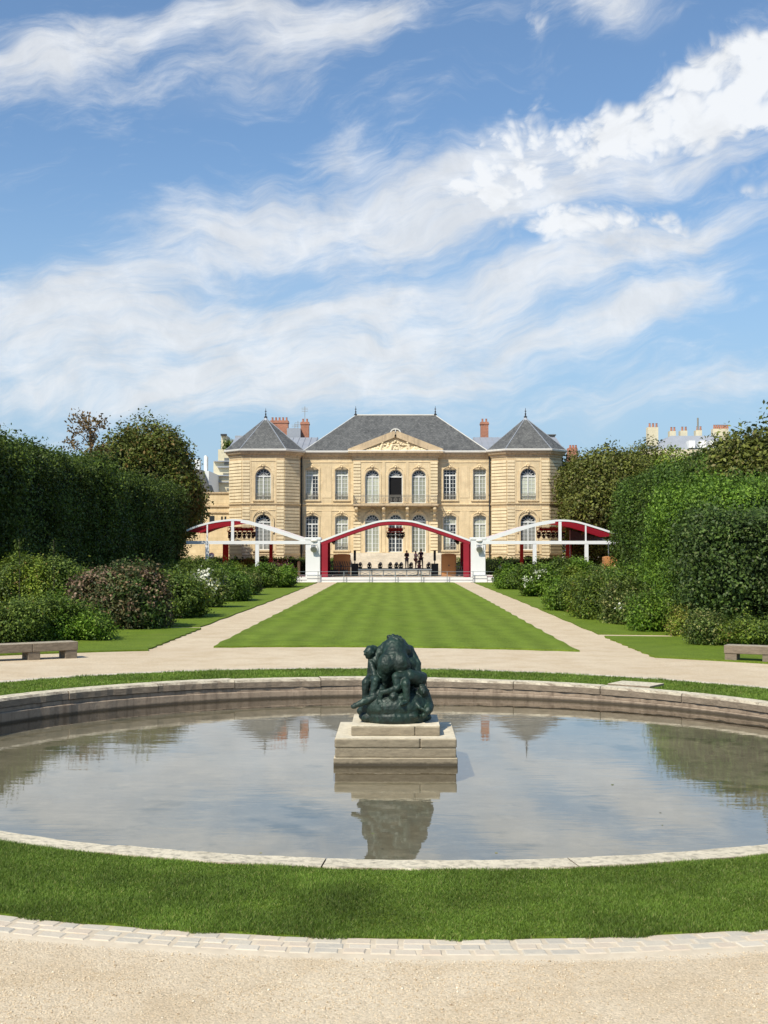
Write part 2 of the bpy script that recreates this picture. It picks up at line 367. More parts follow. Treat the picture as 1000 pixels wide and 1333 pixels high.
# ------------------------------------------------------------------ object helpers
def tag(o, label=None, cat=None, group=None, kind=None):
    if label: o['label'] = label
    if cat: o['category'] = cat
    if group: o['group'] = group
    if kind: o['kind'] = kind
    return o
def empty(name, loc=(0, 0, 0), rz=0, label=None, cat=None, group=None, kind=None):
    o = bpy.data.objects.new(name, None); col.objects.link(o); o.location = loc; o.rotation_euler = (0, 0, rz)
    o.empty_display_size = .3
    return tag(o, label, cat, group, kind)
class MB:
    def __init__(s): s.v = []; s.f = []; s.m = []; s.cm = 0
    def add(s, vs, fs):
        b = len(s.v); s.v += [tuple(p) for p in vs]
        for f in fs: s.f.append(tuple(b+i for i in f)); s.m.append(s.cm)
        return s
    def box(s, x0, x1, y0, y1, z0, z1):
        return s.add([(x0, y0, z0), (x1, y0, z0), (x1, y1, z0), (x0, y1, z0), (x0, y0, z1), (x1, y0, z1), (x1, y1, z1), (x0, y1, z1)],
                     [(0, 3, 2, 1), (4, 5, 6, 7), (0, 1, 5, 4), (1, 2, 6, 5), (2, 3, 7, 6), (3, 0, 4, 7)])
    def obox(s, c, ax, hs):
        """box centred c with axes ax (3 vectors) and half sizes"""
        c = Vector(c); A = [Vector(a).normalized()*h for a, h in zip(ax, hs)]
        vs = [c+A[0]*i+A[1]*j+A[2]*k for k in (-1, 1) for (i, j) in ((-1, -1), (1, -1), (1, 1), (-1, 1))]
        return s.add(vs, [(0, 3, 2, 1), (4, 5, 6, 7), (0, 1, 5, 4), (1, 2, 6, 5), (2, 3, 7, 6), (3, 0, 4, 7)])
    def bar(s, a, b, w, d=None, up=(0, 0, 1)):
        a = Vector(a); b = Vector(b); z = (b-a); L = z.length
        if L < 1e-6: return s
        z.normalize(); u = Vector(up)
        if abs(z.dot(u)) > .98: u = Vector((0, 1, 0))
        x = z.cross(u).normalized(); y = x.cross(z)
        return s.obox((a+b)/2, (x, y, z), (w/2, (d or w)/2, L/2))
    def tube(s, pts, r, n=8, caps=True):
        pts = [Vector(p) for p in pts]; rs = r if isinstance(r, (list, tuple)) else [r]*len(pts)
        rings = []; prevx = None
        for i, p in enumerate(pts):
            t = (pts[min(i+1, len(pts)-1)]-pts[max(i-1, 0)]).normalized()
            if prevx is None:
                u = Vector((0, 0, 1)) if abs(t.z) < .9 else Vector((1, 0, 0)); x = t.cross(u).normalized()
            else: x = (prevx-t*prevx.dot(t)).normalized()
            prevx = x; y = t.cross(x)
            rings.append([p+(x*math.cos(2*PI*k/n)+y*math.sin(2*PI*k/n))*rs[i] for k in range(n)])
        vs = [q for rg in rings for q in rg]; fs = []
        for i in range(len(rings)-1):
            for k in range(n): fs.append((i*n+k, i*n+(k+1) % n, (i+1)*n+(k+1) % n, (i+1)*n+k))
        if caps: fs += [tuple(range(n))[::-1], tuple((len(rings)-1)*n+k for k in range(n))]
        return s.add(vs, fs)
    def lathe(s, prof, c=(0, 0, 0), n=16):
        vs = []; fs = []
        for r, z in prof:
            for k in range(n): vs.append((c[0]+r*math.cos(2*PI*k/n), c[1]+r*math.sin(2*PI*k/n), c[2]+z))
        for i in range(len(prof)-1):
            for k in range(n): fs.append((i*n+k, i*n+(k+1) % n, (i+1)*n+(k+1) % n, (i+1)*n+k))
        fs += [tuple(range(n))[::-1], tuple((len(prof)-1)*n+k for k in range(n))]
        return s.add(vs, fs)
    def prism(s, poly, y0, y1):
        """polygon in (x,z) extruded along y"""
        n = len(poly); vs = [(x, y0, z) for x, z in poly]+[(x, y1, z) for x, z in poly]
        fs = [tuple(range(n)), tuple(range(n, 2*n))[::-1]]+[(i, n+i, n+(i+1) % n, (i+1) % n) for i in range(n)]
        return s.add(vs, fs)
    def ball(s, c, r, n=8, sq=(1, 1, 1)):
        prof = []
        vs = [];fs = []
        for i in range(n+1):
            t = -PI/2+PI*i/n
            for k in range(n+2): 
                a = 2*PI*k/(n+2); vs.append((c[0]+r*sq[0]*math.cos(t)*math.cos(a), c[1]+r*sq[1]*math.cos(t)*math.sin(a), c[2]+r*sq[2]*math.sin(t)))
        m = n+2
        for i in range(n):
            for k in range(m): fs.append((i*m+k, i*m+(k+1) % m, (i+1)*m+(k+1) % m, (i+1)*m+k))
        return s.add(vs, fs)
    def build(s, name, mats, parent=None, smooth=False, bevel=0, loc=None, recalc=True):
        me = bpy.data.meshes.new(name); me.from_pydata(s.v, [], s.f)
        if not isinstance(mats, (list, tuple)): mats = [mats]
        for m in mats: me.materials.append(m)
        if any(s.m): me.polygons.foreach_set('material_index', s.m)
        if recalc:
            bm = bmesh.new(); bm.from_mesh(me); bmesh.ops.recalc_face_normals(bm, faces=bm.faces); bm.to_mesh(me); bm.free()
        if smooth: me.polygons.foreach_set('use_smooth', [True]*len(me.polygons))
        me.update()
        o = bpy.data.objects.new(name, me); col.objects.link(o)
        if parent: o.parent = parent
        if loc: o.location = loc
        if bevel:
            b = o.modifiers.new('bevel', 'BEVEL'); b.width = bevel; b.segments = 2; b.limit_method = 'ANGLE'
        return o
def copy_tree(o, parent=None):
    c = o.copy(); col.objects.link(c)
    if parent: c.parent = parent
    for ch in list(o.children): copy_tree(ch, c)
    return c

def np_mesh(name, V, F, mats, midx=None, parent=None, smooth=False, loc=None):
    """V (n,3); F list of (k,m) arrays of equal-size faces"""
    me = bpy.data.meshes.new(name); V = np.asarray(V, np.float32)
    me.vertices.add(len(V)); me.vertices.foreach_set('co', V.ravel())
    if not isinstance(F, list): F = [F]
    loops = np.concatenate([f.ravel() for f in F]).astype(np.int32)
    tot = np.concatenate([np.full(len(f), f.shape[1]) for f in F]).astype(np.int32)
    st = np.concatenate([[0], np.cumsum(tot)[:-1]]).astype(np.int32)
    me.loops.add(len(loops)); me.loops.foreach_set('vertex_index', loops)
    me.polygons.add(len(tot)); me.polygons.foreach_set('loop_start', st); me.polygons.foreach_set('loop_total', tot)
    for m in (mats if isinstance(mats, (list, tuple)) else [mats]): me.materials.append(m)
    if midx is not None: me.polygons.foreach_set('material_index', midx.astype(np.int32))
    if smooth: me.polygons.foreach_set('use_smooth', np.ones(len(tot), bool))
    me.update(calc_edges=True); me.validate()
    o = bpy.data.objects.new(name, me); col.objects.link(o)
    if parent: o.parent = parent
    if loc is not None: o.location = loc
    return o

# ------------------------------------------------------------------ foliage
def nrm(a): return a/np.maximum(np.linalg.norm(a, axis=1, keepdims=True), 1e-9)
def leaf_quads(P, Nn, size, aspect=.55):
    n = len(P); Nn = nrm(Nn); T = nrm(np.cross(Nn, rng.normal(size=(n, 3)))); B = np.cross(Nn, T)
    s = (size*rng.uniform(.65, 1.35, n))[:, None]
    V = np.empty((n, 4, 3)); V[:, 0] = P-T*s*.5; V[:, 1] = P+B*s*.5*aspect+Nn*s*.08; V[:, 2] = P+T*s*.5; V[:, 3] = P-B*s*.5*aspect+Nn*s*.08
    return V.reshape(-1, 3), np.arange(n*4).reshape(n, 4)
def surf(n, hs, p=3., zmin=-1.):
    hs = np.array(hs, float); A = np.array([hs[1]*hs[2], hs[0]*hs[2], hs[0]*hs[1]])
    face = rng.choice(3, n, p=A/A.sum()); q = rng.uniform(-1, 1, (n, 3)); q[np.arange(n), face] = np.sign(rng.uniform(-1, 1, n))
    r = (np.abs(q)**p).sum(1)**(1/p); q = q/r[:, None]
    g = np.sign(q)*np.abs(q)**(p-1)/hs; return q*hs, nrm(g)
def foliage(name, parent, mat, c, hs, p=2.4, n_clump=600, per=14, size=.12, rc=.25, lump=.3, lfreq=.6, depth=.4, core=.8, ground=True, up=.45, aspect=.55, seed=0, sprout=0, wild=.8, mat2=None, f2=.15):
    """a crown or shrub: leaves in clumps over a lumpy hull around a shaded interior; local origin at c"""
    c = np.array(c, float)
    C, Nn = surf(n_clump, hs, p)
    off = c+seed*7.7
    d = fbm((C+off)*lfreq, 3)*lump
    C = C+Nn*d[:, None]; C -= Nn*(np.abs(rng.normal(0, 1, n_clump))*depth)[:, None]
    k_ = rng.uniform(size=n_clump) < .10; C[k_] += Nn[k_]*(rc*.9)+np.array([0, 0, rc*.5])
    if sprout:
        k = (Nn[:, 2] > .5) & (rng.uniform(size=n_clump) < .25); C[k, 2] += rng.uniform(0, sprout, k.sum())
    tilt = rng.normal(size=(n_clump, 3))*.45
    base = np.repeat(C, per, 0); bn = np.repeat(Nn+tilt, per, 0)
    P = base+rng.normal(size=base.shape)*rc*np.array([1, 1, .75])
    pn = vnoise((C+off)*.9+31) if mat2 else np.zeros(n_clump); kind = np.repeat(((pn+rng.normal(size=n_clump)*.25) > np.quantile(pn, 1-f2)) if mat2 else np.zeros(n_clump, bool), per)
    NN = bn+np.array([0, 0, up])+rng.normal(size=P.shape)*wild
    if ground:
        k = P[:, 2] > -hs[2]+.02; P = P[k]; NN = NN[k]; kind = kind[k]
    V, Fq = leaf_quads(P, NN, size, aspect)
    # interior
    mb = bmesh.new(); bmesh.ops.create_icosphere(mb, subdivisions=3, radius=1)
    cv = np.array([v.co[:] for v in mb.verts]); cf = np.array([[v.index for v in f.verts] for f in mb.faces]); mb.free()
    m_ = np.abs(cv).max(1, keepdims=True); q = cv/m_; r = (np.abs(q)**p).sum(1)**(1/p); q = q/r[:, None]*np.array(hs)*core
    q = q+nrm(q)*(fbm((q+off)*lfreq, 3)*lump*.7)[:, None]
    if ground: q[:, 2] = np.maximum(q[:, 2], -hs[2]*.98)
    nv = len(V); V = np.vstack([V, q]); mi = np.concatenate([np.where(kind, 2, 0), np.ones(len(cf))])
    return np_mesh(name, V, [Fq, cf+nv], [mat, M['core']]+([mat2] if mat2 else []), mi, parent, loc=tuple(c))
def flowers(parent, mat, c, hs, n, size, cone=False, p=2.):
    C, Nn = surf(n, hs, p); k = (Nn[:, 2] > -.1) & (Nn[:, 1] < .6); C = C[k]*1.13; Nn = Nn[k]
    base = np.repeat(C, 12, 0); P = base+rng.normal(size=base.shape)*size*.5*np.array([1, 1, 1.5 if cone else .8])
    V, Fq = leaf_quads(P, np.repeat(Nn, 12, 0)+rng.normal(size=P.shape)*.8, size*.7, .8)
    return np_mesh('blossoms', V, Fq, mat, None, parent, loc=tuple(c))
def trunk(parent, base, h, r, limbs=5, spread=1.5, top=1.):
    mb = MB(); b = Vector(base)
    pts = [b+Vector((random.uniform(-.06, .06)*h*.2*i/4, random.uniform(-.06, .06)*h*.2*i/4, h*i/4)) for i in range(5)]
    mb.tube(pts, [r*1.35, r, r*.85, r*.7, r*.5], 10)
    for i in range(limbs):
        a = 2*PI*i/limbs+random.uniform(-.3, .3); s = pts[2+(i % 3)]
        e = s+Vector((math.cos(a)*spread, math.sin(a)*spread, top*random.uniform(.7, 1.2)))
        mid = (s+e)/2+Vector((0, 0, .15*top)); mb.tube([s, mid, e], [r*.5, r*.32, r*.12], 7)
    return mb.build('trunk', M['bark'], parent, smooth=True)

# ================================================================== GROUND
BC = Vector((0.03, 18.75, 0)); RI = 7.77; RO = 8.13; RG = 9.97; RC = 10.40; RP = 16.3
def ring_mesh(name, radii, mat, dz, nseg=256, jitter=None):
    V = []; a = np.linspace(0, 2*PI, nseg, endpoint=False)
    for i, r in enumerate(radii):
        rr = r+(jitter(a, i) if jitter else 0)
        x = BC.x+rr*np.cos(a); y = BC.y+rr*np.sin(a); V.append(np.stack([x, y, gz(x, y)+(dz[i] if isinstance(dz, (list, tuple)) else dz)+0*x], 1))
    V = np.vstack(V); Fq = []
    k = np.arange(nseg)
    for i in range(len(radii)-1):
        Fq.append(np.stack([i*nseg+k, (i+1)*nseg+k, (i+1)*nseg+(k+1) % nseg, i*nseg+(k+1) % nseg], 1))
    return np_mesh(name, V, np.vstack(Fq), mat)
g = ring_mesh('ground', [RO-.02, 9, RC, 11, 12]+list(np.arange(14, 130, 2.5))+[150, 220, 400, 900, 3500], M['gravel'], 0.)
tag(g, 'pale gravel ground around the basin and along the lawn', 'ground', kind='structure')
jit = lambda a, i: (0.02*np.sin(a*37)+.015*np.sin(a*91+1)+.012*np.sin(a*163)) if i == 3 else 0*a
gr = ring_mesh('lawn', [RO-.01, 8.6, 9.3, RG-.03, RG+.01], M['lawn'], [.02, .02, .02, .02, -.01], 512, jit)
tag(gr, 'ring of mown turf between the basin rim and the paving setts', 'lawn', kind='structure')

def grid_patch(name, fn, nu, nv, mat, dz=.03, skirt=True):
    V = []
    for j in range(nv+1):
        for i in range(nu+1):
            x, y = fn(i/nu, j/nv); V.append((x, y, float(gz(x, y))+dz))
    Fq = [(j*(nu+1)+i, j*(nu+1)+i+1, (j+1)*(nu+1)+i+1, (j+1)*(nu+1)+i) for j in range(nv) for i in range(nu)]
    if skirt:
        border = [i for i in range(nu+1)]+[j*(nu+1)+nu for j in range(1, nv+1)]+[nv*(nu+1)+i for i in range(nu-1, -1, -1)]+[j*(nu+1) for j in range(nv-1, 0, -1)]
        b0 = len(V)
        for k in border: V.append((V[k][0], V[k][1], V[k][2]-dz-.02))
        n = len(border)
        for k in range(n): Fq.append((border[k], b0+k, b0+(k+1) % n, border[(k+1) % n]))
    mb = MB(); mb.v = V; mb.f = Fq; mb.m = [0]*len(Fq)
    return mb.build(name, mat, recalc=False)
def arcY(x, r): return BC.y+math.sqrt(max(r*r-(x-BC.x)**2, 0))
def wob(t, a=.03): return a*(math.sin(t*9.1)+.6*math.sin(t*23.7+1)+.4*math.sin(t*51))
o = grid_patch('lawn', lambda u, v: ((-5.02+wob(v*20))*(1-u)+(5.02+wob(v*17+3))*u, arcY(-5.02+10.04*u, 16.55)*(1-v)+108.6*v+wob(u*9, .04)*(1-v)), 40, 90, M['lawn_striped'], .045)
tag(o, 'long striped central lawn running to the stage', 'lawn', kind='structure')
def side_lawn(s, y0, y1, xa, xb, lab, rarc=None):
    def fn(u, v):
        x = s*(xa*(1-u)+xb*u)
        ya = arcY(x, rarc) if rarc else y0
        y = ya*(1-v)+y1*v
        if u == 0: x += wob(y*.7, .035)*s
        return (x, y)
    o = grid_patch('lawn', fn, 10, 40, M['lawn'], .04)
    tag(o, lab, 'lawn', kind='structure')
side_lawn(-1, 43.6, 108.6, 6.75, 9.4, 'narrow strip of turf beside the left gravel path')
side_lawn(-1, 0, 42.75, 6.6, 10.6, 'corner of turf in front of the left shrub border', 15.9)
side_lawn(1, 41.9, 108.6, 6.75, 9.5, 'narrow strip of turf beside the right gravel path')
side_lawn(1, 0, 40.85, 6.75, 10.8, 'corner of turf in front of the right shrub border', 15.6)
for s in (-1, 1):
    def fn(u, v, s=s): return (s*(9.35+(34-9.35)*u), (34.2 if s < 0 else 33.6)*(1-v)+112*v)
    o = grid_patch('soil_border', fn, 14, 40, M['soil'], .012, skirt=False)
    tag(o, 'bare soil bed under the %s shrubs' % ('left' if s < 0 else 'right'), 'soil bed', kind='structure')

# setts
mb = MB(); js = MB()
for row, (r0, r1) in enumerate(((RG+.012, RG+.115), (RG+.128, RG+.225), (RG+.238, RG+.335))):
    a = 0.0
    while a < 2*PI-.012:
        w = random.uniform(.015, .023); r_a = r0+random.uniform(-.012, .01); r_b = r1+random.uniform(-.012, .015)
        h = .017+random.uniform(-.002, .003); cr = .012
        pts = []
        for (rr, aa) in ((r_a, a+.0012), (r_a, a+w-.0012), (r_b, a+w-.0012), (r_b, a+.0012)):
            aa += random.uniform(-.0006, .0006); x = BC.x+rr*math.cos(aa); y = BC.y+rr*math.sin(aa); pts.append((x, y, float(gz(x, y))))
        cx = sum(p[0] for p in pts)/4; cy = sum(p[1] for p in pts)/4
        vs = [(p[0], p[1], p[2]-.05) for p in pts]+[(p[0], p[1], p[2]+h-.010) for p in pts]+[(cx+(p[0]-cx)*.86, cy+(p[1]-cy)*.86, p[2]+h) for p in pts]
        mb.add(vs, [(0, 1, 5, 4), (1, 2, 6, 5), (2, 3, 7, 6), (3, 0, 4, 7), (4, 5, 9, 8), (5, 6, 10, 9), (6, 7, 11, 10), (7, 4, 8, 11), (8, 9, 10, 11)])
        a += w
ed = mb.build('paving_setts', M['sett'], smooth=False)
tag(ed, 'narrow band of pale stone setts edging the ring of turf', 'paving setts')
ji = lambda a, i: (.035*np.sin(a*23)+.03*np.sin(a*57+2)+.02*np.sin(a*131)) if i == 1 else 0*a
sb = ring_mesh('sand_joint', [RG-.01, RG+.36, RG+.42], M['sand'], [.012, .010, -.004], 720); sb.parent = ed; sb.location = (0, 0, 0)

# pebbles close to the camera (uncountable)
n = 52000
x = rng.uniform(-3.6, 3.6, n); y = rng.uniform(5.2, 8.9, n); k = np.hypot(x-BC.x, y-BC.y) > RG+.36
k &= rng.uniform(size=n) < .35+.65*sstep(-.3, .35, fbm(np.stack([x*1.3, y*1.3, 0*x], 1), 3))
x = x[k]; y = y[k]; n = len(x); s = rng.uniform(.0028, .0065, n)*np.where(rng.uniform(size=n) < .04, 1.7, 1)
oc = np.array([(1, 0, 0), (0, 1, 0), (-1, 0, 0), (0, -1, 0), (0, 0, .7), (0, 0, -.7)], float)
th = rng.uniform(0, 6.28, n); V = oc[None]*s[:, None, None]*rng.uniform(.7, 1.3, (n, 1, 3))
ct, sn = np.cos(th)[:, None], np.sin(th)[:, None]
X = V[:, :, 0]*ct-V[:, :, 1]*sn+x[:, None]; Y = V[:, :, 0]*sn+V[:, :, 1]*ct+y[:, None]; Z = V[:, :, 2]+(gz(x, y)+s*.3)[:, None]
V = np.stack([X, Y, Z], 2).reshape(-1, 3)
f = np.array([(0, 1, 4), (1, 2, 4), (2, 3, 4), (3, 0, 4), (1, 0, 5), (2, 1, 5), (3, 2, 5), (0, 3, 5)])
Fq = (np.arange(n)*6)[:, None, None]+f[None]
def mat_peb():
    m, nt, out = newmat('loose_pebbles'); g = nt.nodes.new('ShaderNodeNewGeometry')
    a = ramp(nt, g.outputs['Random Per Island'], [(0., (.36, .27, .17)), (.10, (.56, .43, .28)), (.5, (.68, .54, .36)), (.85, (.76, .64, .46)), (1., (.84, .76, .60))])
    principled(nt, out, a, .8, 0, None, .25); return m
pb = np_mesh('gravel', V, Fq.reshape(-1, 3), mat_peb()); tag(pb, 'loose pale pebbles on the gravel in front of the setts', 'gravel', kind='stuff')

# grass blades
def blades(n, yr, xr, h, w, cond, seed):
    x = rng.uniform(xr[0], xr[1], n); y = rng.uniform(yr[0], yr[1], n); r = np.hypot(x-BC.x, y-BC.y)
    a = np.arctan2(y-BC.y, x-BC.x)
    jo = .03*np.sin(a*61)+.02*np.sin(a*143+1)
    k = (r > RO-.012) & (r < RG+.012+jo) & cond(x, y, r); x = x[k]; y = y[k]; n = len(x)
    P = np.stack([x, y, gz(x, y)+.015], 1); hh = h*rng.uniform(.6, 1.3, n)*(1+.35*fbm(np.stack([x*2, y*2, 0*x], 1), 3))
    th = rng.uniform(0, 2*PI, n); side = np.stack([np.cos(th), np.sin(th), 0*th], 1)*(w*rng.uniform(.6, 1.2, n))[:, None]
    lean = rng.normal(size=(n, 3))*.42; lean[:, 2] = 1; lean = nrm(lean)
    mid = P+lean*hh[:, None]*.55; tip = P+lean*hh[:, None]+np.stack([lean[:, 0], lean[:, 1], -.15+0*hh], 1)*hh[:, None]*.45
    V = np.empty((n, 5, 3)); V[:, 0] = P-side; V[:, 1] = P+side; V[:, 2] = mid+side*.8; V[:, 3] = mid-side*.8; V[:, 4] = tip
    return V.reshape(-1, 3), n
V1, n1 = blades(1300000, (8.6, 14.5), (-5.2, 5.2), .034, .0023, lambda x, y, r: np.abs(x) < .33*y+.5, 1)
V2, n2 = blades(330000, (14.5, 29), (-10, 10), .045, .006, lambda x, y, r: (y > BC.y) & (np.abs(x) < .34*y+1), 2)
V = np.vstack([V1, V2]); b = np.arange(n1+n2)*5
gb = np_mesh('grass', V, [np.stack([b, b+1, b+2, b+3], 1), np.stack([b+3, b+2, b+4], 1)], M['blade'])
tag(gb, 'short green grass growing in the ring around the basin', 'grass', kind='stuff')

# stone slab in far right turf
th_ = math.atan2(26.3-BC.y, at(852, 896, 25.9).x-BC.x); rr_ = RO+.36; px_, py_ = BC.x+rr_*math.cos(th_), BC.y+rr_*math.sin(th_)
mb = MB(); mb.box(-.36, .36, -.46, .46, -.03, .03)
o = mb.build('stone_slab', M['coping'], bevel=.01, loc=(px_, py_, float(gz(px_, py_))+.035)); o.rotation_euler = (0, 0, th_)
tag(o, 'flat pale stone slab let into the turf behind the basin', 'slab')

# ================================================================== BASIN
basin = empty('fountain_basin', (BC.x, BC.y, 0), label='round stone basin with pale coping and stained inner wall', cat='basin')
WL = -.35
nst = 26
ang = [2*PI*i/nst+random.uniform(-.03, .03)+.06 for i in range(nst)]
mb = MB()
for i in range(nst):
    a0 = ang[i]+.0010; a1 = (ang[(i+1) % nst]+(2*PI if i == nst-1 else 0))-.0010; m = 14
    dzs = random.uniform(-.008, .008); dr = random.uniform(-.012, .012)
    prof = [(RI+dr, -.135), (RI+dr-.005, -.02), (RI+dr+.03, .026), (RO+dr*.5-.02, .03), (RO+dr*.5, .0), (RO+dr*.5, -.12)]
    vs = []; fs = []
    for j in range(m+1):
        a = a0+(a1-a0)*j/m
        for kq, (r, z) in enumerate(prof):
            rr = r+(.006*math.sin(a*83+kq)+.005*math.sin(a*211)+random.uniform(-.003, .003) if kq < 5 else 0); x = rr*math.cos(a); y = rr*math.sin(a)
            vs.append((x, y, z+dzs+float(gz(x+BC.x, y+BC.y))+random.uniform(-.002, .002)))
    q = len(prof)
    for j in range(m):
        for kk in range(q): fs.append((j*q+kk, j*q+(kk+1) % q, (j+1)*q+(kk+1) % q, (j+1)*q+kk))
    fs += [tuple(range(q)), tuple(m*q+kk for kk in range(q))[::-1]]
    mb.add(vs, fs)
mb.build('coping', M['coping'], basin)
mb = MB()
for (r, zt, zb, ofs) in ((RI+.03, -.14, -.215, 0.), (RI-.01, -.22, -.62, .4)):
    m = 220; vs = []; fs = []
    for j in range(m):
        a = 2*PI*j/m; jj = .006*math.sin(a*47+ofs)+.005*math.sin(a*113)
        for (rr, z) in ((r+.35, zb), (r+jj, zb), (r+jj, zt-.015), (r+jj+.015, zt), (r+.35, zt)):
            x = rr*math.cos(a); y = rr*math.sin(a); vs.append((x, y, z+float(gz(x+BC.x, y+BC.y))))
    for j in range(m):
        for kk in range(4):
            a_ = j*5+kk; b_ = ((j+1) % m)*5+kk; fs.append((a_, a_+1, b_+1, b_))
    mb.add(vs, fs)
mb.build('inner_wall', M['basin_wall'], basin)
mb = MB(); m = 96
vs = [(0, 0, -.58)]; fs = []
for r in (2, 4, 6, 8.1):
    for k in range(m): vs.append((r*math.cos(2*PI*k/m), r*math.sin(2*PI*k/m), -.58+.006*r))
for k in range(m): fs.append((0, 1+k, 1+(k+1) % m))
for i in range(3):
    for k in range(m): fs.append((1+i*m+k, 1+(i+1)*m+k, 1+(i+1)*m+(k+1) % m, 1+i*m+(k+1) % m))
mb.add(vs, fs); mb.build('basin_floor', M['floor'], basin)
mb = MB(); vs = [(RI*1.01*math.cos(2*PI*k/128), RI*1.01*math.sin(2*PI*k/128), 0) for k in range(128)]
mb.add(vs, [tuple(range(128))]); w = mb.build('water', M['water'], loc=(BC.x, BC.y, WL), recalc=False)
tag(w, 'still shallow water filling the round basin', 'water', kind='structure')
# fallen leaves afloat
n = 60; a = rng.uniform(0, 6.28, n); r = RI*np.sqrt(rng.uniform(0, .95, n)); P = np.stack([BC.x+r*np.cos(a), BC.y+r*np.sin(a), 0*a+WL+.004], 1)
k = P[:, 1] < 17; P = P[k]
V, Fq = leaf_quads(P, np.tile([0, 0, 1.], (len(P), 1)), .055, .6); V[:, 2] = WL+.004
tag(np_mesh('fallen_leaves', V, Fq, M['leaf_pale']), 'small pale fallen leaves floating on the basin water', 'leaves', kind='stuff')

# ================================================================== PEDESTAL
ped = empty('pedestal', (0, 18.83, 0), label='stepped stone pedestal rising from the middle of the basin', cat='pedestal')
def slab(x, y0, y1, z0, z1, mat, name, bev=.012, sp=None):
    mb = MB()
    if sp:
        xs = [-x]+sp+[x]
        for a, b_ in zip(xs[:-1], xs[1:]): mb.box(a+.003, b_-.003, y0, y1, z0, z1)
    else: mb.box(-x, x, y0, y1, z0, z1)
    return mb.build(name, mat, ped, bevel=bev)
slab(.875, -.875, .875, -.10, .03, M['plinth'], 'cap_course', .02, [.35])
slab(.865, -.865, .865, -.235, -.105, M['plinth'], 'upper_course', .014)
slab(.885, -.885, .885, -.60, -.24, M['plinth'], 'lower_course', .014)
slab(.86, -.86, .86, .031, .036, M['plinth_top'], 'top_face', .002)
slab(.645, -.62, .62, .037, .165, M['plinth'], 'block', .014, [.28])
slab(.64, -.615, .615, .166, .186, M['plinth_top'], 'block_top', .006)

# ================================================================== BRONZE GROUP (a plain generic group of huddled figures)
def capsule(mb, a, b, ra, rb, n=10):
    a = Vector(a); b = Vector(b)
    k = 5; pts = []; rs = []
    d = (b-a); L = d.length; u = d/L if L > 1e-5 else Vector((0, 0, 1))
    for i in range(k):
        t = PI/2*i/k; pts.append(a-u*ra*math.cos(t)); rs.append(max(ra*math.sin(t), .002))
    for i in range(5): pts.append(a.lerp(b, i/4)); rs.append(ra+(rb-ra)*i/4)
    for i in range(1, k+1):
        t = PI/2*(1-i/k); pts.append(b+u*rb*math.cos(t)); rs.append(max(rb*math.sin(t), .002))
    mb.tube(pts, rs, n)
def limb(mb, pts, rs):
    for i in range(len(pts)-1): capsule(mb, pts[i], pts[i+1], rs[i], rs[i+1], 12)
def face_head(mb, c, r, look):
    c = Vector(c); l = Vector(look).normalized(); s = l.cross(Vector((0, 0, 1))).normalized(); u = s.cross(l)
    mb.ball(c, r, 12, (.85, .95, 1.08)); capsule(mb, c-u*r*.35+l*r*.3, c-u*r*.55+l*r*.45, r*.55, r*.38)
    capsule(mb, c+l*r*.9+u*r*.1, c+l*r*1.06-u*r*.18, r*.12, r*.17)          # nose
    capsule(mb, c+l*r*.78+u*r*.26-s*r*.4, c+l*r*.78+u*r*.26+s*r*.4, r*.16, r*.16)  # brow
    for k in (-1, 1): mb.ball(tuple(c+s*k*r*.86-u*r*.02), r*.22, 6)
    for i in range(26):
        v = Vector((random.gauss(0, 1), random.gauss(0, 1), random.gauss(0, 1))).normalized()
        if v.dot(l) < .25 and v.dot(u) > -.35: mb.ball(tuple(c+v*r*.92), r*.24, 5)
def hand(mb, w, d, s, r=.028, sc=1.):
    w = Vector(w); d = Vector(d).normalized(); s = Vector(s).normalized(); capsule(mb, w, w+d*.07*sc, r*1.05, r*.95)
    for i in range(4):
        q = w+d*.085*sc+s*(i-1.5)*.022*sc; L = (.05, .06, .056, .042)[i]*sc
        capsule(mb, q, q+d*L*.6-Vector((0, 0, .012)), .0105*sc, .010*sc); capsule(mb, q+d*L*.6-Vector((0, 0, .012)), q+d*L-Vector((0, 0, .032)), .010*sc, .008*sc)
    capsule(mb, w+d*.02*sc-s*.03*sc, w+d*.06*sc-s*.06*sc, .012*sc, .010*sc)
def foot(mb, h, d, sc=1.):
    h = Vector(h); d = Vector(d).normalized(); s = d.cross(Vector((0, 0, 1))).normalized()
    capsule(mb, h, h+d*.14*sc-Vector((0, 0, .015)), .04*sc, .036*sc)
    for i in range(5): capsule(mb, h+d*.15*sc+s*(i-2)*.018*sc-Vector((0, 0, .015)), h+d*(.20-.008*abs(i-.5))*sc+s*(i-2)*.019*sc-Vector((0, 0, .02)), .012*sc, .010*sc)
mb = MB()
# rocky mound
mv = []
for (c, r, sq) in (((.0, 0, .17), .50, (1.07, .98, .50)), ((-.2, -.12, .24), .32, (1, 1, .62)), ((.24, -.1, .22), .30, (1, 1, .7)), ((.0, .15, .3), .36, (1.1, 1, .75)), ((0, 0, .06), .5, (1.06, 1.0, .2))):
    mb.ball(c, r, 14, sq)
mb.ball((-.02, -.16, .20), .42, 16, (1.18, .86, .62)); mb.ball((.12, -.1, .24), .36, 16, (1.15, .95, .66))
mb.lathe([(.50, -.03), (.53, .02), (.53, .10), (.47, .2)], n=28)
for i in range(22):
    a = random.uniform(0, 6.28); r_ = random.uniform(.30, .50); mb.ball((r_*math.cos(a), r_*math.sin(a), random.uniform(.02, .22)*(1.1-r_)+.02), random.uniform(.06, .11), 8, (1.1, 1, .7))
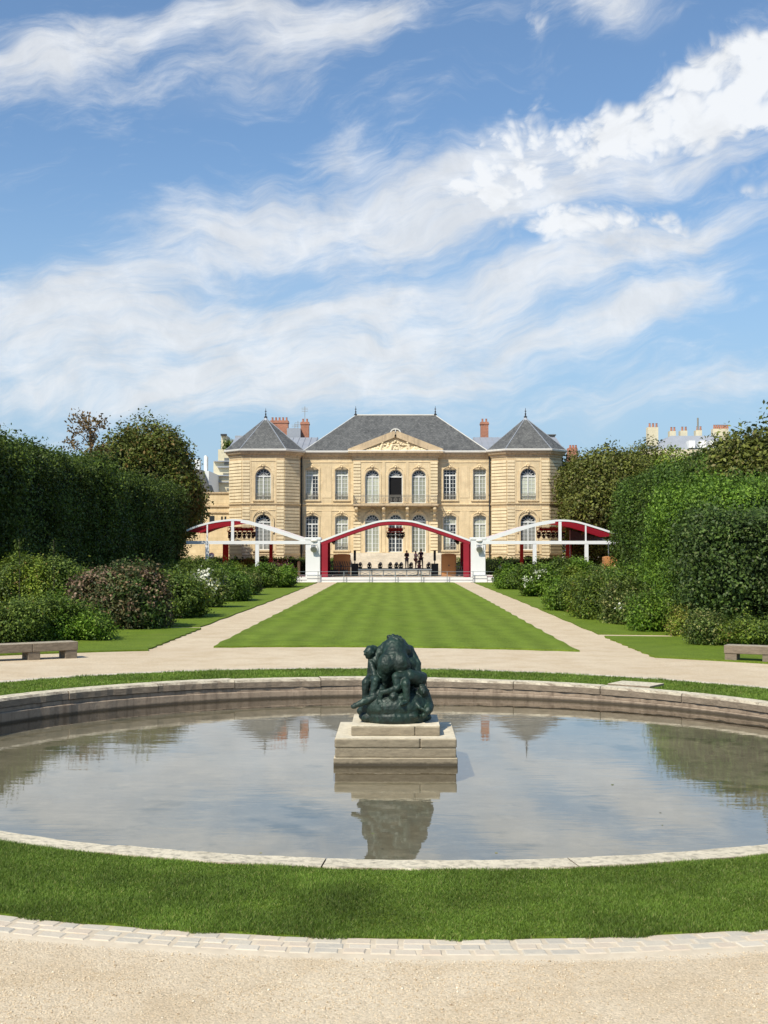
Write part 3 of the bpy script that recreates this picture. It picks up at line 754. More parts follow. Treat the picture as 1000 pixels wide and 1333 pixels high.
# main figure on hands and knees, seen from behind, back arched up
hipL, hipR = (-.135, -.20, .80), (.10, -.20, .82)
mb.ball((-.115, -.20, .83), .155, 12, (.95, 1., 1.12)); mb.ball((.085, -.20, .845), .155, 12, (.95, 1., 1.12))
capsule(mb, (-.015, -.14, .88), (.0, .02, 1.02), .185, .20, 16); capsule(mb, (.0, .02, 1.02), (.02, .22, 1.03), .205, .19, 16)
capsule(mb, (-.09, .0, 1.03), (-.12, .22, 1.02), .11, .12); capsule(mb, (.12, .0, 1.03), (.16, .22, .98), .11, .12)
for i in range(7): mb.ball((-.008+.003*i, -.10+.055*i, 1.13+.012*i-.002*i*i*2), .022, 6)
for s_ in (-1, 1):
    for i in range(4): capsule(mb, (s_*.05, .02+.05*i, 1.195-.005*i), (s_*.17, .0+.05*i, 1.12-.01*i), .016, .013)
limb(mb, [(-.14, -.19, .78), (-.165, -.10, .50), (-.22, -.30, .43), (-.30, -.36, .36)], [.125, .085, .058, .042]); foot(mb, (-.30, -.36, .36), (-1, -.15, 0), .95)
limb(mb, [(.11, -.18, .80), (.12, .02, .50), (.10, -.30, .42), (.09, -.42, .36)], [.125, .088, .06, .042])
capsule(mb, (.02, .26, 1.0), (-.02, .38, .88), .085, .075); face_head(mb, (-.03, .44, .80), .105, (-.2, .8, -.5))
limb(mb, [(-.20, .22, 1.0), (-.30, .32, .74), (-.30, .28, .48)], [.085, .06, .045]); hand(mb, (-.30, .28, .46), (0, -.4, -.6), (1, 0, 0))
limb(mb, [(.20, .20, 1.0), (.32, .06, .82), (.335, -.02, .62), (.30, -.12, .52)], [.095, .075, .058, .044]); hand(mb, (.30, -.12, .52), (-.4, -.5, -.3), (1, -.4, 0))
for i in range(34):
    a_ = random.uniform(0, 6.28); mb.ball((-.03+.12*math.cos(a_)*random.random(), .16+.12*math.sin(a_)*random.random(), 1.20+random.uniform(-.02, .03)), random.uniform(.018, .034), 6)
# youth clinging at the left
face_head(mb, (-.375, -.02, .99), .098, (-.75, -.6, -.1)); mb.ball((-.33, .02, 1.03), .075, 8, (1.2, 1, .9))
capsule(mb, (-.345, .0, .92), (-.31, .0, .86), .05, .07); capsule(mb, (-.29, .02, .86), (-.32, .02, .62), .115, .105, 14)
limb(mb, [(-.28, -.02, .90), (-.17, .00, 1.10), (-.02, -.02, 1.205)], [.055, .042, .034]); hand(mb, (-.01, -.02, 1.215), (1, -.1, -.05), (0, 1, .1), .026)
limb(mb, [(-.36, -.06, .84), (-.30, -.20, .68), (-.25, -.26, .56)], [.05, .042, .034]); hand(mb, (-.25, -.26, .56), (.5, -.3, -.5), (1, .3, 0), .026)
limb(mb, [(-.35, .0, .60), (-.42, -.20, .56), (-.44, -.22, .34)], [.085, .072, .045]); limb(mb, [(-.30, -.05, .60), (-.28, -.30, .60), (-.34, -.34, .36)], [.085, .07, .045])
limb(mb, [(-.30, -.36, .36), (-.45, -.40, .30), (-.585, -.42, .245)], [.058, .050, .040]); mb.ball((-.60, -.43, .235), .042, 8, (1.2, .8, .9))
# boy slumped across the front, right
capsule(mb, (.22, -.25, .66), (.36, -.16, .60), .105, .115, 14); capsule(mb, (.36, -.16, .60), (.40, -.02, .62), .11, .09)
limb(mb, [(.20, -.26, .66), (.02, -.36, .66), (.04, -.40, .50), (-.10, -.44, .46)], [.085, .07, .055, .04])
limb(mb, [(.14, -.30, .62), (.16, -.42, .56), (.18, -.44, .34)], [.08, .068, .045]); foot(mb, (.18, -.44, .30), (-.5, -.6, 0), .8)
limb(mb, [(-.10, -.44, .46), (-.20, -.42, .44), (-.22, -.42, .34)], [.045, .04, .034]); hand(mb, (-.22, -.42, .33), (.4, -.4, -.5), (1, .4, 0), .026)
face_head(mb, (-.02, -.42, .37), .078, (-.2, -1, .1))
capsule(mb, (-.26, .05, .76), (-.12, .05, .86), .13, .15, 14); capsule(mb, (.20, .05, .80), (.26, .1, .62), .14, .13, 14); capsule(mb, (-.10, .1, .55), (.14, .1, .55), .24, .24, 14)
# small child at the lower right
face_head(mb, (.415, -.24, .44), .088, (.1, -1, -.1)); capsule(mb, (.43, -.18, .36), (.46, -.15, .20), .10, .12, 14)
limb(mb, [(.37, -.26, .34), (.30, -.36, .30), (.36, -.42, .22)], [.045, .04, .032]); limb(mb, [(.50, -.22, .22), (.49, -.36, .18), (.42, -.40, .10)], [.065, .055, .04])
hand(mb, (.36, -.42, .22), (.6, -.2, -.3), (0, -.5, 1), .024, .8)
st = mb.build('bronze_group', M['bronze'], recalc=False, loc=(-.01, 18.83, .20))
rm = st.modifiers.new('remesh', 'REMESH'); rm.mode = 'VOXEL'; rm.voxel_size = .010; rm.use_smooth_shade = True
sm = st.modifiers.new('smooth', 'SMOOTH'); sm.factor = .5; sm.iterations = 4
tx = bpy.data.textures.new('bronze_modelling', 'CLOUDS'); tx.noise_scale = .05; tx.noise_depth = 3
dp = st.modifiers.new('modelling', 'DISPLACE'); dp.texture = tx; dp.strength = .018; dp.mid_level = .5
tag(st, 'dark green bronze group of huddled crouching figures on a rocky mound', 'statue')

# ================================================================== BENCHES
def bench(loc, rz, L, lab, legs):
    e = empty('stone_bench', loc, rz, lab, 'bench', 'stone benches beside the gravel')
    mb = MB(); n = max(1, round(L/1.15))
    for i in range(n): mb.box(L*i/n+.004, L*(i+1)/n-.004, -.24, .24, .20, .41)
    mb.build('seat', M['bench'], e, bevel=.015)
    for x0 in legs:
        m2 = MB(); m2.box(x0, x0+.30, -.22, .22, -.04, .197); m2.build('leg', M['bench'], e, bevel=.012)
    return e
def on(px, py):
    p = gp(px, py)
    for _ in range(3): p = gp(px, py, float(gz(p.x, p.y)))
    return p
pa = on(94, 857); pb_ = on(0, 861); d = (pb_-pa); rzl = math.atan2(d.y, d.x)
bench((pa.x, pa.y+.24, pa.z), rzl, 4.6, 'long stone bench at the edge of the left lawn corner', [.02, .95, 2.0, 3.0, 4.2])
pa = on(948, 861); pb_ = on(1000, 863.5); d = (pb_-pa)
bench((pa.x, pa.y+.24, pa.z), math.atan2(d.y, d.x), 4.6, 'long stone bench at the edge of the right lawn corner', [.02, .95, 2.0, 3.0, 4.2])

# ================================================================== MANSION
YT, YM, YP = 128.0, 130.5, 129.9
man = empty('mansion', (0, YM, 0), label='cream stone mansion with slate roofs, end towers and central pediment', cat='mansion')
def par(o): o.parent = man; o.matrix_parent_inverse = Matrix.Translation((0, -YM, 0)); return o
WT = 12.42
path = [(-17.2, 146), (-17.2, 129.6), (-15.7, YT), (-11.4, YT), (-9.95, 129.6), (-9.95, YM), (-4.4, YM), (-4.4, YP), (4.4, YP), (4.4, YM), (9.95, YM), (9.95, 129.6), (11.4, YT), (15.7, YT), (17.2, 129.6), (17.2, 146)]
def arch_pts(x0, x1, z0, z1, kind, n=10):
    """outline of an opening, counter-clockwise from bottom left"""
    w = x1-x0
    if kind == 'rect': return [(x0, z0), (x1, z0), (x1, z1), (x0, z1)]
    rise = w/2 if kind == 'round' else w*.16
    c = (x0+x1)/2
    if kind == 'round': r = w/2; cz = z1-r; a0 = 0
    else: r = (w*w/4+rise*rise)/(2*rise); cz = z1-r; a0 = math.acos((w/2)/r)
    pts = [(x0, z0), (x1, z0)]
    for i in range(n+1):
        a = a0+(PI-2*a0)*i/n; pts.append((c+r*math.cos(a), cz+r*math.sin(a)))
    return pts
class Seg:
    def __init__(s, a, b): s.a = Vector((a[0], a[1], 0)); d = Vector((b[0]-a[0], b[1]-a[1], 0)); s.L = d.length; s.u = d.normalized(); s.n = Vector((s.u.y, -s.u.x, 0))
    def p(s, u, z, out=0.): return s.a+s.u*u+s.n*out+Vector((0, 0, z))
def wall_panel(mb, sg, z0, z1, holes, depth=.38, out=0.):
    loops = [[Vector((0, z0, 0)), Vector((sg.L, z0, 0)), Vector((sg.L, z1, 0)), Vector((0, z1, 0))]]+[[Vector((x, z, 0)) for x, z in h] for h in holes]
    tris = tessellate_polygon(loops); flat = [p for l in loops for p in l]
    mb.add([sg.p(p.x, p.y, out) for p in flat], [t for t in tris])
    for h in holes:
        n = len(h); mb.add([sg.p(x, z, out) for x, z in h]+[sg.p(x, z, -depth) for x, z in h], [(i, (i+1) % n, n+(i+1) % n, n+i) for i in range(n)])
segs = [Seg(path[i], path[i+1]) for i in range(len(path)-1)]
def ubox(mb, sg, u0, u1, z0, z1, o0, o1):
    c = sg.p((u0+u1)/2, (z0+z1)/2, (o0+o1)/2); mb.obox(c, (sg.u, sg.n, Vector((0, 0, 1))), ((u1-u0)/2, abs(o1-o0)/2, (z1-z0)/2))
def polyring(mb, sg, pts_in, pts_out, o0, o1):
    """band between two outlines of equal length (open at the bottom), extruded o0..o1"""
    n = len(pts_in)
    vs = [sg.p(x, z, o1) for x, z in pts_in]+[sg.p(x, z, o1) for x, z in pts_out]+[sg.p(x, z, o0) for x, z in pts_in]+[sg.p(x, z, o0) for x, z in pts_out]
    fs = []
    for i in range(n):
        j = (i+1) % n
        if i == 0: continue      # bottom edge stays open
        fs += [(i, j, n+j, n+i), (n+i, n+j, 3*n+j, 3*n+i), (i, 2*n+i, 2*n+j, j)]
    mb.add(vs, fs)
def window(sg, uc, w, z0, z1, kind, pane, cols=4, rows=6, trans=None, surround=.2, rail=False, split=None, opened=False):
    """window > pane, railing; returns the hole"""
    u0, u1 = uc-w/2, uc+w/2; hole = arch_pts(u0, u1, z0, z1, kind)
    DP = -.30
    TR = MB(); CV = MB()
    mb = MB()
    n = len(hole)
    def inner(t): # shrink outline
        c_ = (uc, (z0+z1)/2); sx = (w-2*t)/w; sz = ((z1-z0)-2*t)/(z1-z0)
        return [((x-c_[0])*sx+c_[0], (z-c_[1])*sz+c_[1]) for x, z in hole]
    inn = inner(.085)
    vs = [sg.p(x, z, DP+.05) for x, z in hole]+[sg.p(x, z, DP+.05) for x, z in inn]+[sg.p(x, z, DP-.03) for x, z in inn]
    mb.add(vs, [(i, (i+1) % n, n+(i+1) % n, n+i) for i in range(n)]+[(n+i, n+(i+1) % n, 2*n+(i+1) % n, 2*n+i) for i in range(n)])
    zt = z1-(w/2 if kind == 'round' else (w*.16 if kind == 'seg' else 0))
    ztr = trans if trans else (zt if kind == 'round' else zt-(z1-z0)*.2)
    ubox(mb, sg, u0+.02, u1-.02, ztr-.06, ztr+.07, DP-.02, DP+.07)
    if not opened: ubox(mb, sg, uc-.06, uc+.06, z0, ztr, DP-.02, DP+.065)
    if not opened:
        for i in range(1, cols):
            if i*2 == cols: continue
            u = u0+w*i/cols; ubox(mb, sg, u-.018, u+.018, z0, ztr-.05, DP-.02, DP+.02)
        for j in range(1, rows):
            z = z0+(ztr-z0)*j/rows; ubox(mb, sg, u0+.03, u1-.03, z-.018, z+.018, DP-.02, DP+.018)
    if kind == 'round':
        r = w/2
        for k in range(1, 6):
            a = PI*k/6; mb.bar(sg.p(uc, ztr, DP+.02), sg.p(uc+(r-.04)*math.cos(a), zt+(r-.04)*math.sin(a), DP+.02), .035, .04, tuple(sg.n))
        pts = [sg.p(uc+r*.52*math.cos(PI*k/10), zt+r*.52*math.sin(PI*k/10), DP+.02) for k in range(11)]
        for a_, b_ in zip(pts[:-1], pts[1:]): mb.bar(a_, b_, .035, .04, tuple(sg.n))
    else:
        for i in range(1, cols):
            u = u0+w*i/cols; ubox(mb, sg, u-.018, u+.018, ztr, z1-.06, DP-.02, DP+.02)
        zz = (ztr+z1)/2; ubox(mb, sg, u0+.03, u1-.03, zz-.018, zz+.018, DP-.02, DP+.018)
    wo = par(mb.build('window', M['window_paint']))
    def pane_obj(m, ua, ub, za, zb, clip=False):
        pm = MB()
        if clip: pm.add([sg.p(x, z, DP-.01) for x, z in hole], [tuple(range(n))])
        else: pm.add([sg.p(ua, za, DP-.005), sg.p(ub, za, DP-.005), sg.p(ub, zb, DP-.005), sg.p(ua, zb, DP-.005)], [(0, 1, 2, 3)])
        o = pm.build('pane', m); o.parent = wo; return o
    pane_obj(M['pane_dark'] if (kind == 'round') else M[pane if pane != 'split' else 'pane_pale'], 0, 0, 0, 0, True)
    if opened:
        pane_obj(M['void'], u0+.05, u1-.05, z0, ztr-.05)
        for s_ in (-1, 1):
            q = MB(); ue = uc+s_*(w/2-.05)
            q.bar(sg.p(ue, z0+.05, -.45), sg.p(ue, ztr-.07, -.45), .05); o = q.build('casement', M['window_paint']); o.parent = wo
    elif pane == 'split':
        pane_obj(M['pane_pale'], u0+.03, uc, z0, ztr); pane_obj(M['pane_dark'], uc, u1-.03, z0, ztr)
    elif kind == 'round': pane_obj(M[pane], u0+.03, u1-.03, z0, ztr)
    if rail:
        q = MB(); zr = z0+.62
        for k in range(12): u = u0+w*(k+.5)/12; q.bar(sg.p(u, z0+.02, -.06), sg.p(u, zr, -.06), .022)
        for z in (z0+.05, zr-.12, zr): q.bar(sg.p(u0, z, -.06), sg.p(u1, z, -.06), .035)
        for k in range(6): u = u0+w*(k+.5)/6; q.bar(sg.p(u-.06, z0+.2, -.06), sg.p(u+.06, z0+.42, -.06), .02); q.bar(sg.p(u+.06, z0+.2, -.06), sg.p(u-.06, z0+.42, -.06), .02)
        o = q.build('railing', M['iron_grey']); o.parent = wo
    # surround, sill and keystone belong to the trim
    t = surround
    out = arch_pts(u0-t, u1+t, z0, z1+t, kind) if kind != 'seg' else [(x+(t if x > uc else -t), z+(t if z > z0 else 0)) for x, z in hole]
    polyring(TR, sg, hole, out, -.0, .07)
    ubox(TR, sg, u0-t-.06, u1+t+.06, z0-.16, z0-.005, 0, .14)
    ornament(CV, sg, uc, z1+t*.6, w)
    TR.build('surround', M['trim']).parent = wo; CV.build('keystone', M['trim'], smooth=True).parent = wo
    return hole
def ornament(CV, sg, uc, z, w):
    """carved shell-and-scroll keystone"""
    for k in range(9):
        a = PI*(k+.5)/9; c = sg.p(uc+.22*math.cos(a), z+.10+.24*math.sin(a), .10); CV.ball(tuple(c), .085, 6, (1, .8, 1.2))
    CV.ball(tuple(sg.p(uc, z+.12, .14)), .13, 8)
    for s_ in (-1, 1):
        for k in range(6):
            c = sg.p(uc+s_*(.25+.09*k), z+.10-.022*k*k*.5, .085); CV.ball(tuple(c), .075-.007*k, 6)
def rustic(_, sg, u0, u1, z0, z1, o=.075, pitch=.335, gap=.08, holes=()):
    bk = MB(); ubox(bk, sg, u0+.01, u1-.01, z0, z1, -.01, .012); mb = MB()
    z = z0+.02
    while z+pitch-gap <= z1+.01:
        a, b_ = z, min(z+pitch-gap, z1-.01)
        ubox(mb, sg, u0, u1, a, b_, -.01, o); z += pitch
    r_ = par(mb.build('rustication', M['rustic'])); bk.build('joints', M['groove']).parent = r_  # backing strip coloured dark to stand for shade between the courses
WL_ = MB()
SC = 7.45  # string course
def pil(sg, u0, u1, z0, z1, o, nm='pilaster_strip'):
    q = MB(); ubox(q, sg, u0, u1, z0, z1, 0, o); return par(q.build(nm, M['trim']))
# ---- towers' front faces
for si, pl in ((2, 'pane_pale'), (12, 'pane_pale')):
    sg = segs[si]; uc = sg.L/2
    h = [window(sg, uc, 1.62, 8.0, 11.22, 'round', 'pane_pale', rail=True), window(sg, uc, 1.58, 2.86, 6.5, 'round', 'pane_grey', rows=7)]
    bw = arch_pts(uc-.42, uc+.42, 1.72, 2.28, 'seg')
    wall_panel(WL_, sg, 0, WT, h+[bw]); 
    for (u0, u1) in ((0.02, .78), (sg.L-.78, sg.L-.02)): rustic(0, sg, u0, u1, .3, SC-.05); rustic(0, sg, u0, u1, SC+.3, WT-.15)
    # flat frame of the recessed panel
    for (u0, u1) in ((.80, .92), (sg.L-.92, sg.L-.80)): pil(sg, u0, u1, 2.5, SC-.02, .03); pil(sg, u0, u1, SC+.25, WT-.1, .03)
    # raised hood over the ground floor arch
    hood_i = arch_pts(uc-1.0, uc+1.0, 4.6, 6.9, 'round'); hood_o = arch_pts(uc-1.14, uc+1.14, 4.6, 7.04, 'round'); hd = MB(); polyring(hd, sg, hood_i, hood_o, 0, .13); par(hd.build('hood_moulding', M['trim']))
for si in (1, 3, 11, 13):
    sg = segs[si]; uc = sg.L/2
    bw = arch_pts(uc-.38, uc+.38, 1.72, 2.24, 'seg'); wall_panel(WL_, sg, 0, WT, [bw])
    for (a, b_) in ((2.55, SC-.05), (SC+.3, WT-.15)): rustic(0, sg, .04, sg.L-.04, a, b_)
for si in (0, 14):
    sg = segs[si]; wall_panel(WL_, sg, 0, WT, []); rustic(0, sg, .1, sg.L-.05, 2.55, SC-.05); rustic(0, sg, .1, sg.L-.05, SC+.3, WT-.15)
for si in (4, 6, 8, 10): wall_panel(WL_, segs[si], 0, WT, [])
# ---- main wall bays
for si, xs, pu, pl in ((5, (-8.72, -5.62), ('split', 'pane_pale'), ('pane_dark', 'pane_pale')), (9, (5.66, 8.76), ('pane_dark', 'pane_pale'), ('split', 'pane_pale'))):
    sg = segs[si]; hs = []
    for k, x in enumerate(xs):
        uc = x-sg.a.x
        hs.append(window(sg, uc, 1.36, 8.1, 11.28, 'rect', pu[k], rail=True, surround=.17)); hs.append(window(sg, uc, 1.36, 2.86, 6.5, 'seg', pl[k], rows=7, surround=.17, rail=True))
    wall_panel(WL_, sg, 0, WT, hs)
    mid = (xs[0]+xs[1])/2-sg.a.x
    for (a, b_) in ((3.0, 7.0), (8.3, 11.6)):   # raised blank panel between the windows
        pil(sg, mid-.5, mid+.5, a, b_, .035, 'blank_panel')
# ---- pavilion
sg = segs[7]; hs = []
for k, x in enumerate((-2.42, 0, 2.42)):
    uc = x-sg.a.x
    hs.append(window(sg, uc, 1.48, 7.72, 11.2, 'round', 'pane_pale', surround=.22, opened=(k == 1)))
    hs.append(window(sg, uc, 1.48, 2.62, 6.58, 'round', 'pane_dark' if k == 1 else 'pane_pale', rows=7, surround=.22))
wall_panel(WL_, sg, 0, WT, hs)
for (u0, u1) in ((.03, .78), (sg.L-.78, sg.L-.03)): rustic(0, sg, u0, u1, 2.5, SC-.05); rustic(0, sg, u0, u1, SC+.3, WT-.15)
for x in (-1.21, 1.21): pil(sg, x-sg.a.x-.16, x-sg.a.x+.16, 2.6, SC-.1, .05); pil(sg, x-sg.a.x-.16, x-sg.a.x+.16, SC+.3, WT-.4, .05)
wall_o = par(WL_.build('wall', M['limestone'], recalc=False))
# dark basement lights
mb = MB()
for si in (1, 2, 3, 11, 12, 13):
    sg = segs[si]; uc = sg.L/2; mb = MB(); mb.add([sg.p(uc-.5, 1.65, -.3), sg.p(uc+.5, 1.65, -.3), sg.p(uc+.5, 2.4, -.3), sg.p(uc-.5, 2.4, -.3)], [(0, 1, 2, 3)]); par(mb.build('basement_window', M['void']))
# sweeps
def offset_path(pts, o):
    res = []
    for i, p in enumerate(pts):
        p = Vector(p); ns = []
        if i > 0: d = (p-Vector(pts[i-1])).normalized(); ns.append(Vector((d.y, -d.x)))
        if i < len(pts)-1: d = (Vector(pts[i+1])-p).normalized(); ns.append(Vector((d.y, -d.x)))
        if len(ns) == 1: res.append(p+ns[0]*o)
        else:
            b = (ns[0]+ns[1]).normalized(); res.append(p+b*(o/max(.3, b.dot(ns[0]))))
    return res
def sweep(mb, pts, prof):
    rings = [offset_path(pts, o) for o, z in prof]; n = len(pts); q = len(prof); vs = []
    for i in range(n):
        for k in range(q): vs.append((rings[k][i].x, rings[k][i].y, prof[k][1]))
    fs = [(i*q+k, i*q+(k+1) % q, (i+1)*q+(k+1) % q, (i+1)*q+k) for i in range(n-1) for k in range(q)]
    fs += [tuple(range(q))[::-1], tuple((n-1)*q+k for k in range(q))]
    mb.add(vs, fs)
mb = MB(); sweep(mb, path, [(-.02, 12.40), (.10, 12.42), (.16, 12.60), (.32, 12.70), (.40, 12.86), (.44, 12.90), (-.02, 12.92)]); par(mb.build('cornice', M['cornice']))
mb = MB(); sweep(mb, path, [(-.02, 12.93), (.46, 12.93), (.56, 13.02), (.58, 13.16), (.45, 13.20), (-.02, 13.21)]); par(mb.build('gutter', M['gutter']))
mb = MB(); sweep(mb, path, [(-.02, SC), (.06, SC+.02), (.13, SC+.14), (.13, SC+.2), (-.02, SC+.22)]); sweep(mb, path, [(-.02, SC-.55), (.05, SC-.54), (.05, SC-.46), (-.02, SC-.45)])
sweep(mb, path, [(-.02, 11.95), (.05, 11.97), (.05, 12.05), (-.02, 12.07)])
par(mb.build('string_course', M['trim']))
mb = MB(); sweep(mb, path, [(-.02, -.02), (.12, -.02), (.12, .9), (.06, .98), (-.02, 1.0)]); sweep(mb, path, [(-.02, 2.40), (.07, 2.41), (.07, 2.52), (-.02, 2.54)]); par(mb.build('plinth_moulding', M['trim']))
# pediment
ped_o = MB(); Y0 = YP
ped_o.prism([(-4.35, 12.93), (4.35, 12.93), (0, 14.62)], Y0-.05, Y0+3.2)
po = par(ped_o.build('pediment', M['trim']))
mb = MB()
for s_ in (-1, 1):
    mb.bar((s_*4.85, Y0-.22, 13.02), (0, Y0-.22, 14.93), .65, .16, (0, -1, 0)); mb.bar((s_*4.80, Y0-.16, 12.98), (0, Y0-.16, 14.80), .5, .12, (0, -1, 0))
mb.obox((0, Y0-.22, 13.0), ((1, 0, 0), (0, 1, 0), (0, 0, 1)), (4.9, .36, .08))
o = mb.build('raking_cornice', M['cornice']); o.parent = po; o.parent = po
mb = MB()
for i in range(150):
    t = random.uniform(-1, 1); x = t*3.1; top = 1.25*(1-abs(t))+.12; z = 13.12+random.uniform(.05, 1)*top*random.uniform(.5, 1)
    mb.ball((x, Y0-.10, z), random.uniform(.07, .17), 6, (1.3, .9, 1))
for (x, l) in ((-.55, -1), (.5, 1), (-1.6, -1), (1.5, 1)):
    capsule(mb, (x, Y0-.15, 13.2), (x-l*.2, Y0-.18, 13.75), .15, .13); mb.ball((x-l*.25, Y0-.2, 13.98), .12, 8); capsule(mb, (x-l*.15, Y0-.2, 13.7), (x-l*.65, Y0-.2, 13.8), .07, .05); capsule(mb, (x, Y0-.15, 13.2), (x+l*.65, Y0-.2, 13.25), .12, .08)
o = mb.build('relief', M['rustic'], smooth=True); o.parent = po
# balcony
mb = MB(); mb.box(-4.4, 4.4, YP-1.25, YP-.0, 7.42, 7.58); mb.box(-4.3, 4.3, YP-1.15, YP, 7.34, 7.42); bal = par(mb.build('balcony', M['cornice']))
mb = MB()
def rail_run(mb, a, b, z0, z1, step=.13):
    a = Vector(a); b = Vector(b); L = (b-a).length; n = int(L/step)
    for k in range(n+1):
        p = a.lerp(b, k/n); mb.bar((p.x, p.y, z0), (p.x, p.y, z1), .02)
    for z in (z0+.05, z1-.12, z1): mb.bar((a.x, a.y, z), (b.x, b.y, z), .035)
    m = int(L/.55)
    for k in range(m):
        p = a.lerp(b, (k+.5)/m); d = (b-a).normalized(); c = Vector((p.x, p.y, (z0+z1)/2-.02))
        pts = [c+d*.17*math.cos(2*PI*j/12)+Vector((0, 0, .22*math.sin(2*PI*j/12))) for j in range(13)]; mb.tube(pts, .016, 5, False)
        pts = [c+d*.09*math.cos(2*PI*j/10)+Vector((0, 0, .11*math.sin(2*PI*j/10))) for j in range(11)]; mb.tube(pts, .014, 5, False)
for s_ in (-1, 1): rail_run(mb, (s_*4.33, YP-1.18, 0), (s_*4.33, YP-.02, 0), 7.58, 8.5)
rail_run(mb, (-4.33, YP-1.18, 0), (4.33, YP-1.18, 0), 7.58, 8.5)
o = mb.build('railing', M['iron_grey']); o.parent = bal
for x in (-4.05, -1.22, 1.22, 4.05):
    mb = MB()
    prof = [(-1.0, 7.34), (-1.05, 7.1), (-.75, 6.95), (-.55, 6.75), (-.5, 6.5), (-.28, 6.3), (-.22, 6.0), (0, 5.85), (0, 7.34)]
    vs = [(x-.17, YP+y, z) for y, z in prof]+[(x+.17, YP+y, z) for y, z in prof]; q = len(prof)
    mb.add(vs, [tuple(range(q)), tuple(range(q, 2*q))[::-1]]+[(i, (i+1) % q, q+(i+1) % q, q+i) for i in range(q)])
    mb.ball((x, YP-.98, 7.15), .2, 8, (1, .8, 1)); mb.ball((x, YP-.45, 6.5), .15, 8)
    o = mb.build('corbel', M['trim']); o.parent = bal
# roofs
def hip(name, eave, apex, mat, z=13.16, parent=None, bell=.0):
    mb = MB(); n = len(eave); m = len(apex)
    if m == 1: mb.add([(x, y, z) for x, y in eave]+[apex[0]], [(i, (i+1) % n, n) for i in range(n)])
    else: mb.add([(x, y, z) for x, y in eave]+list(apex), [(0, 1, 5, 4), (1, 2, 5), (2, 3, 4, 5), (3, 0, 4)])
    return mb.build(name, mat)
rz_ = 17.6
main_roof = par(hip('main_roof', [(-9.6, 130.05), (9.6, 130.05), (9.6, 143.2), (-9.6, 143.2)], [(-4.35, 136.6, rz_), (4.35, 136.6, rz_)], M['slate']))
mb = MB()
def ridge_bar(mb, a, b): mb.bar(a, b, .22, .12)
ridge_bar(mb, (-4.4, 136.6, rz_+.03), (4.4, 136.6, rz_+.03))
for s_ in (-1, 1): mb.bar((s_*4.35, 136.6, rz_), (s_*9.6, 130.05, 13.18), .09, .06)
o = mb.build('ridge_flashing', M['gutter']); o.parent = main_roof
def finial(x, y, z, parent, h=.95):
    mb = MB(); mb.lathe([(.17, 0), (.19, .08), (.09, .16), (.05, .3), (.10, .38), (.05, .46), (.03, .6), (.075, .68), (.03, .76), (.02, h), (.001, h+.1)], (x, y, z), 10)
    mb.bar((x-.13, y, z+.66), (x+.13, y, z+.66), .03)
    o = mb.build('finial', M['iron'], smooth=False); o.parent = parent
for s_ in (-1, 1): finial(s_*4.35, 136.6, rz_, main_roof)
# dormer
mb = MB(); dz = at(516, 566, 131.8).z; mb.box(-.55, .55, 131.4, 134.2, 14.3, dz+.2)
pts = [(.55*math.cos(PI*k/10), dz+.2+.42*math.sin(PI*k/10)) for k in range(11)]; mb.prism(pts, 131.4, 134.2)
do = mb.build('dormer', M['zinc']); do.parent = main_roof
mb = MB()
for k in range(10): a0, a1 = PI*k/10, PI*(k+1)/10; mb.bar((.5*math.cos(a0), 131.36, dz+.2+.38*math.sin(a0)), (.5*math.cos(a1), 131.36, dz+.2+.38*math.sin(a1)), .12, .1, (0, 1, 0))
mb.box(-.56, -.40, 131.3, 131.39, 14.4, dz+.2); mb.box(.40, .56, 131.3, 131.39, 14.4, dz+.2); mb.box(-.4, .4, 131.3, 131.39, dz+.12, dz+.22); mb.box(-.04, .04, 131.3, 131.39, 14.6, dz+.55)
o = mb.build('dormer_frame', M['gutter']); o.parent = main_roof
mb = MB(); mb.box(-.38, .38, 131.37, 131.395, 14.5, dz+.12); mb.prism([(.38*math.cos(PI*k/10), dz+.22+.28*math.sin(PI*k/10)) for k in range(11)], 131.37, 131.395)
o = mb.build('dormer_pane', M['pane_dark']); o.parent = main_roof
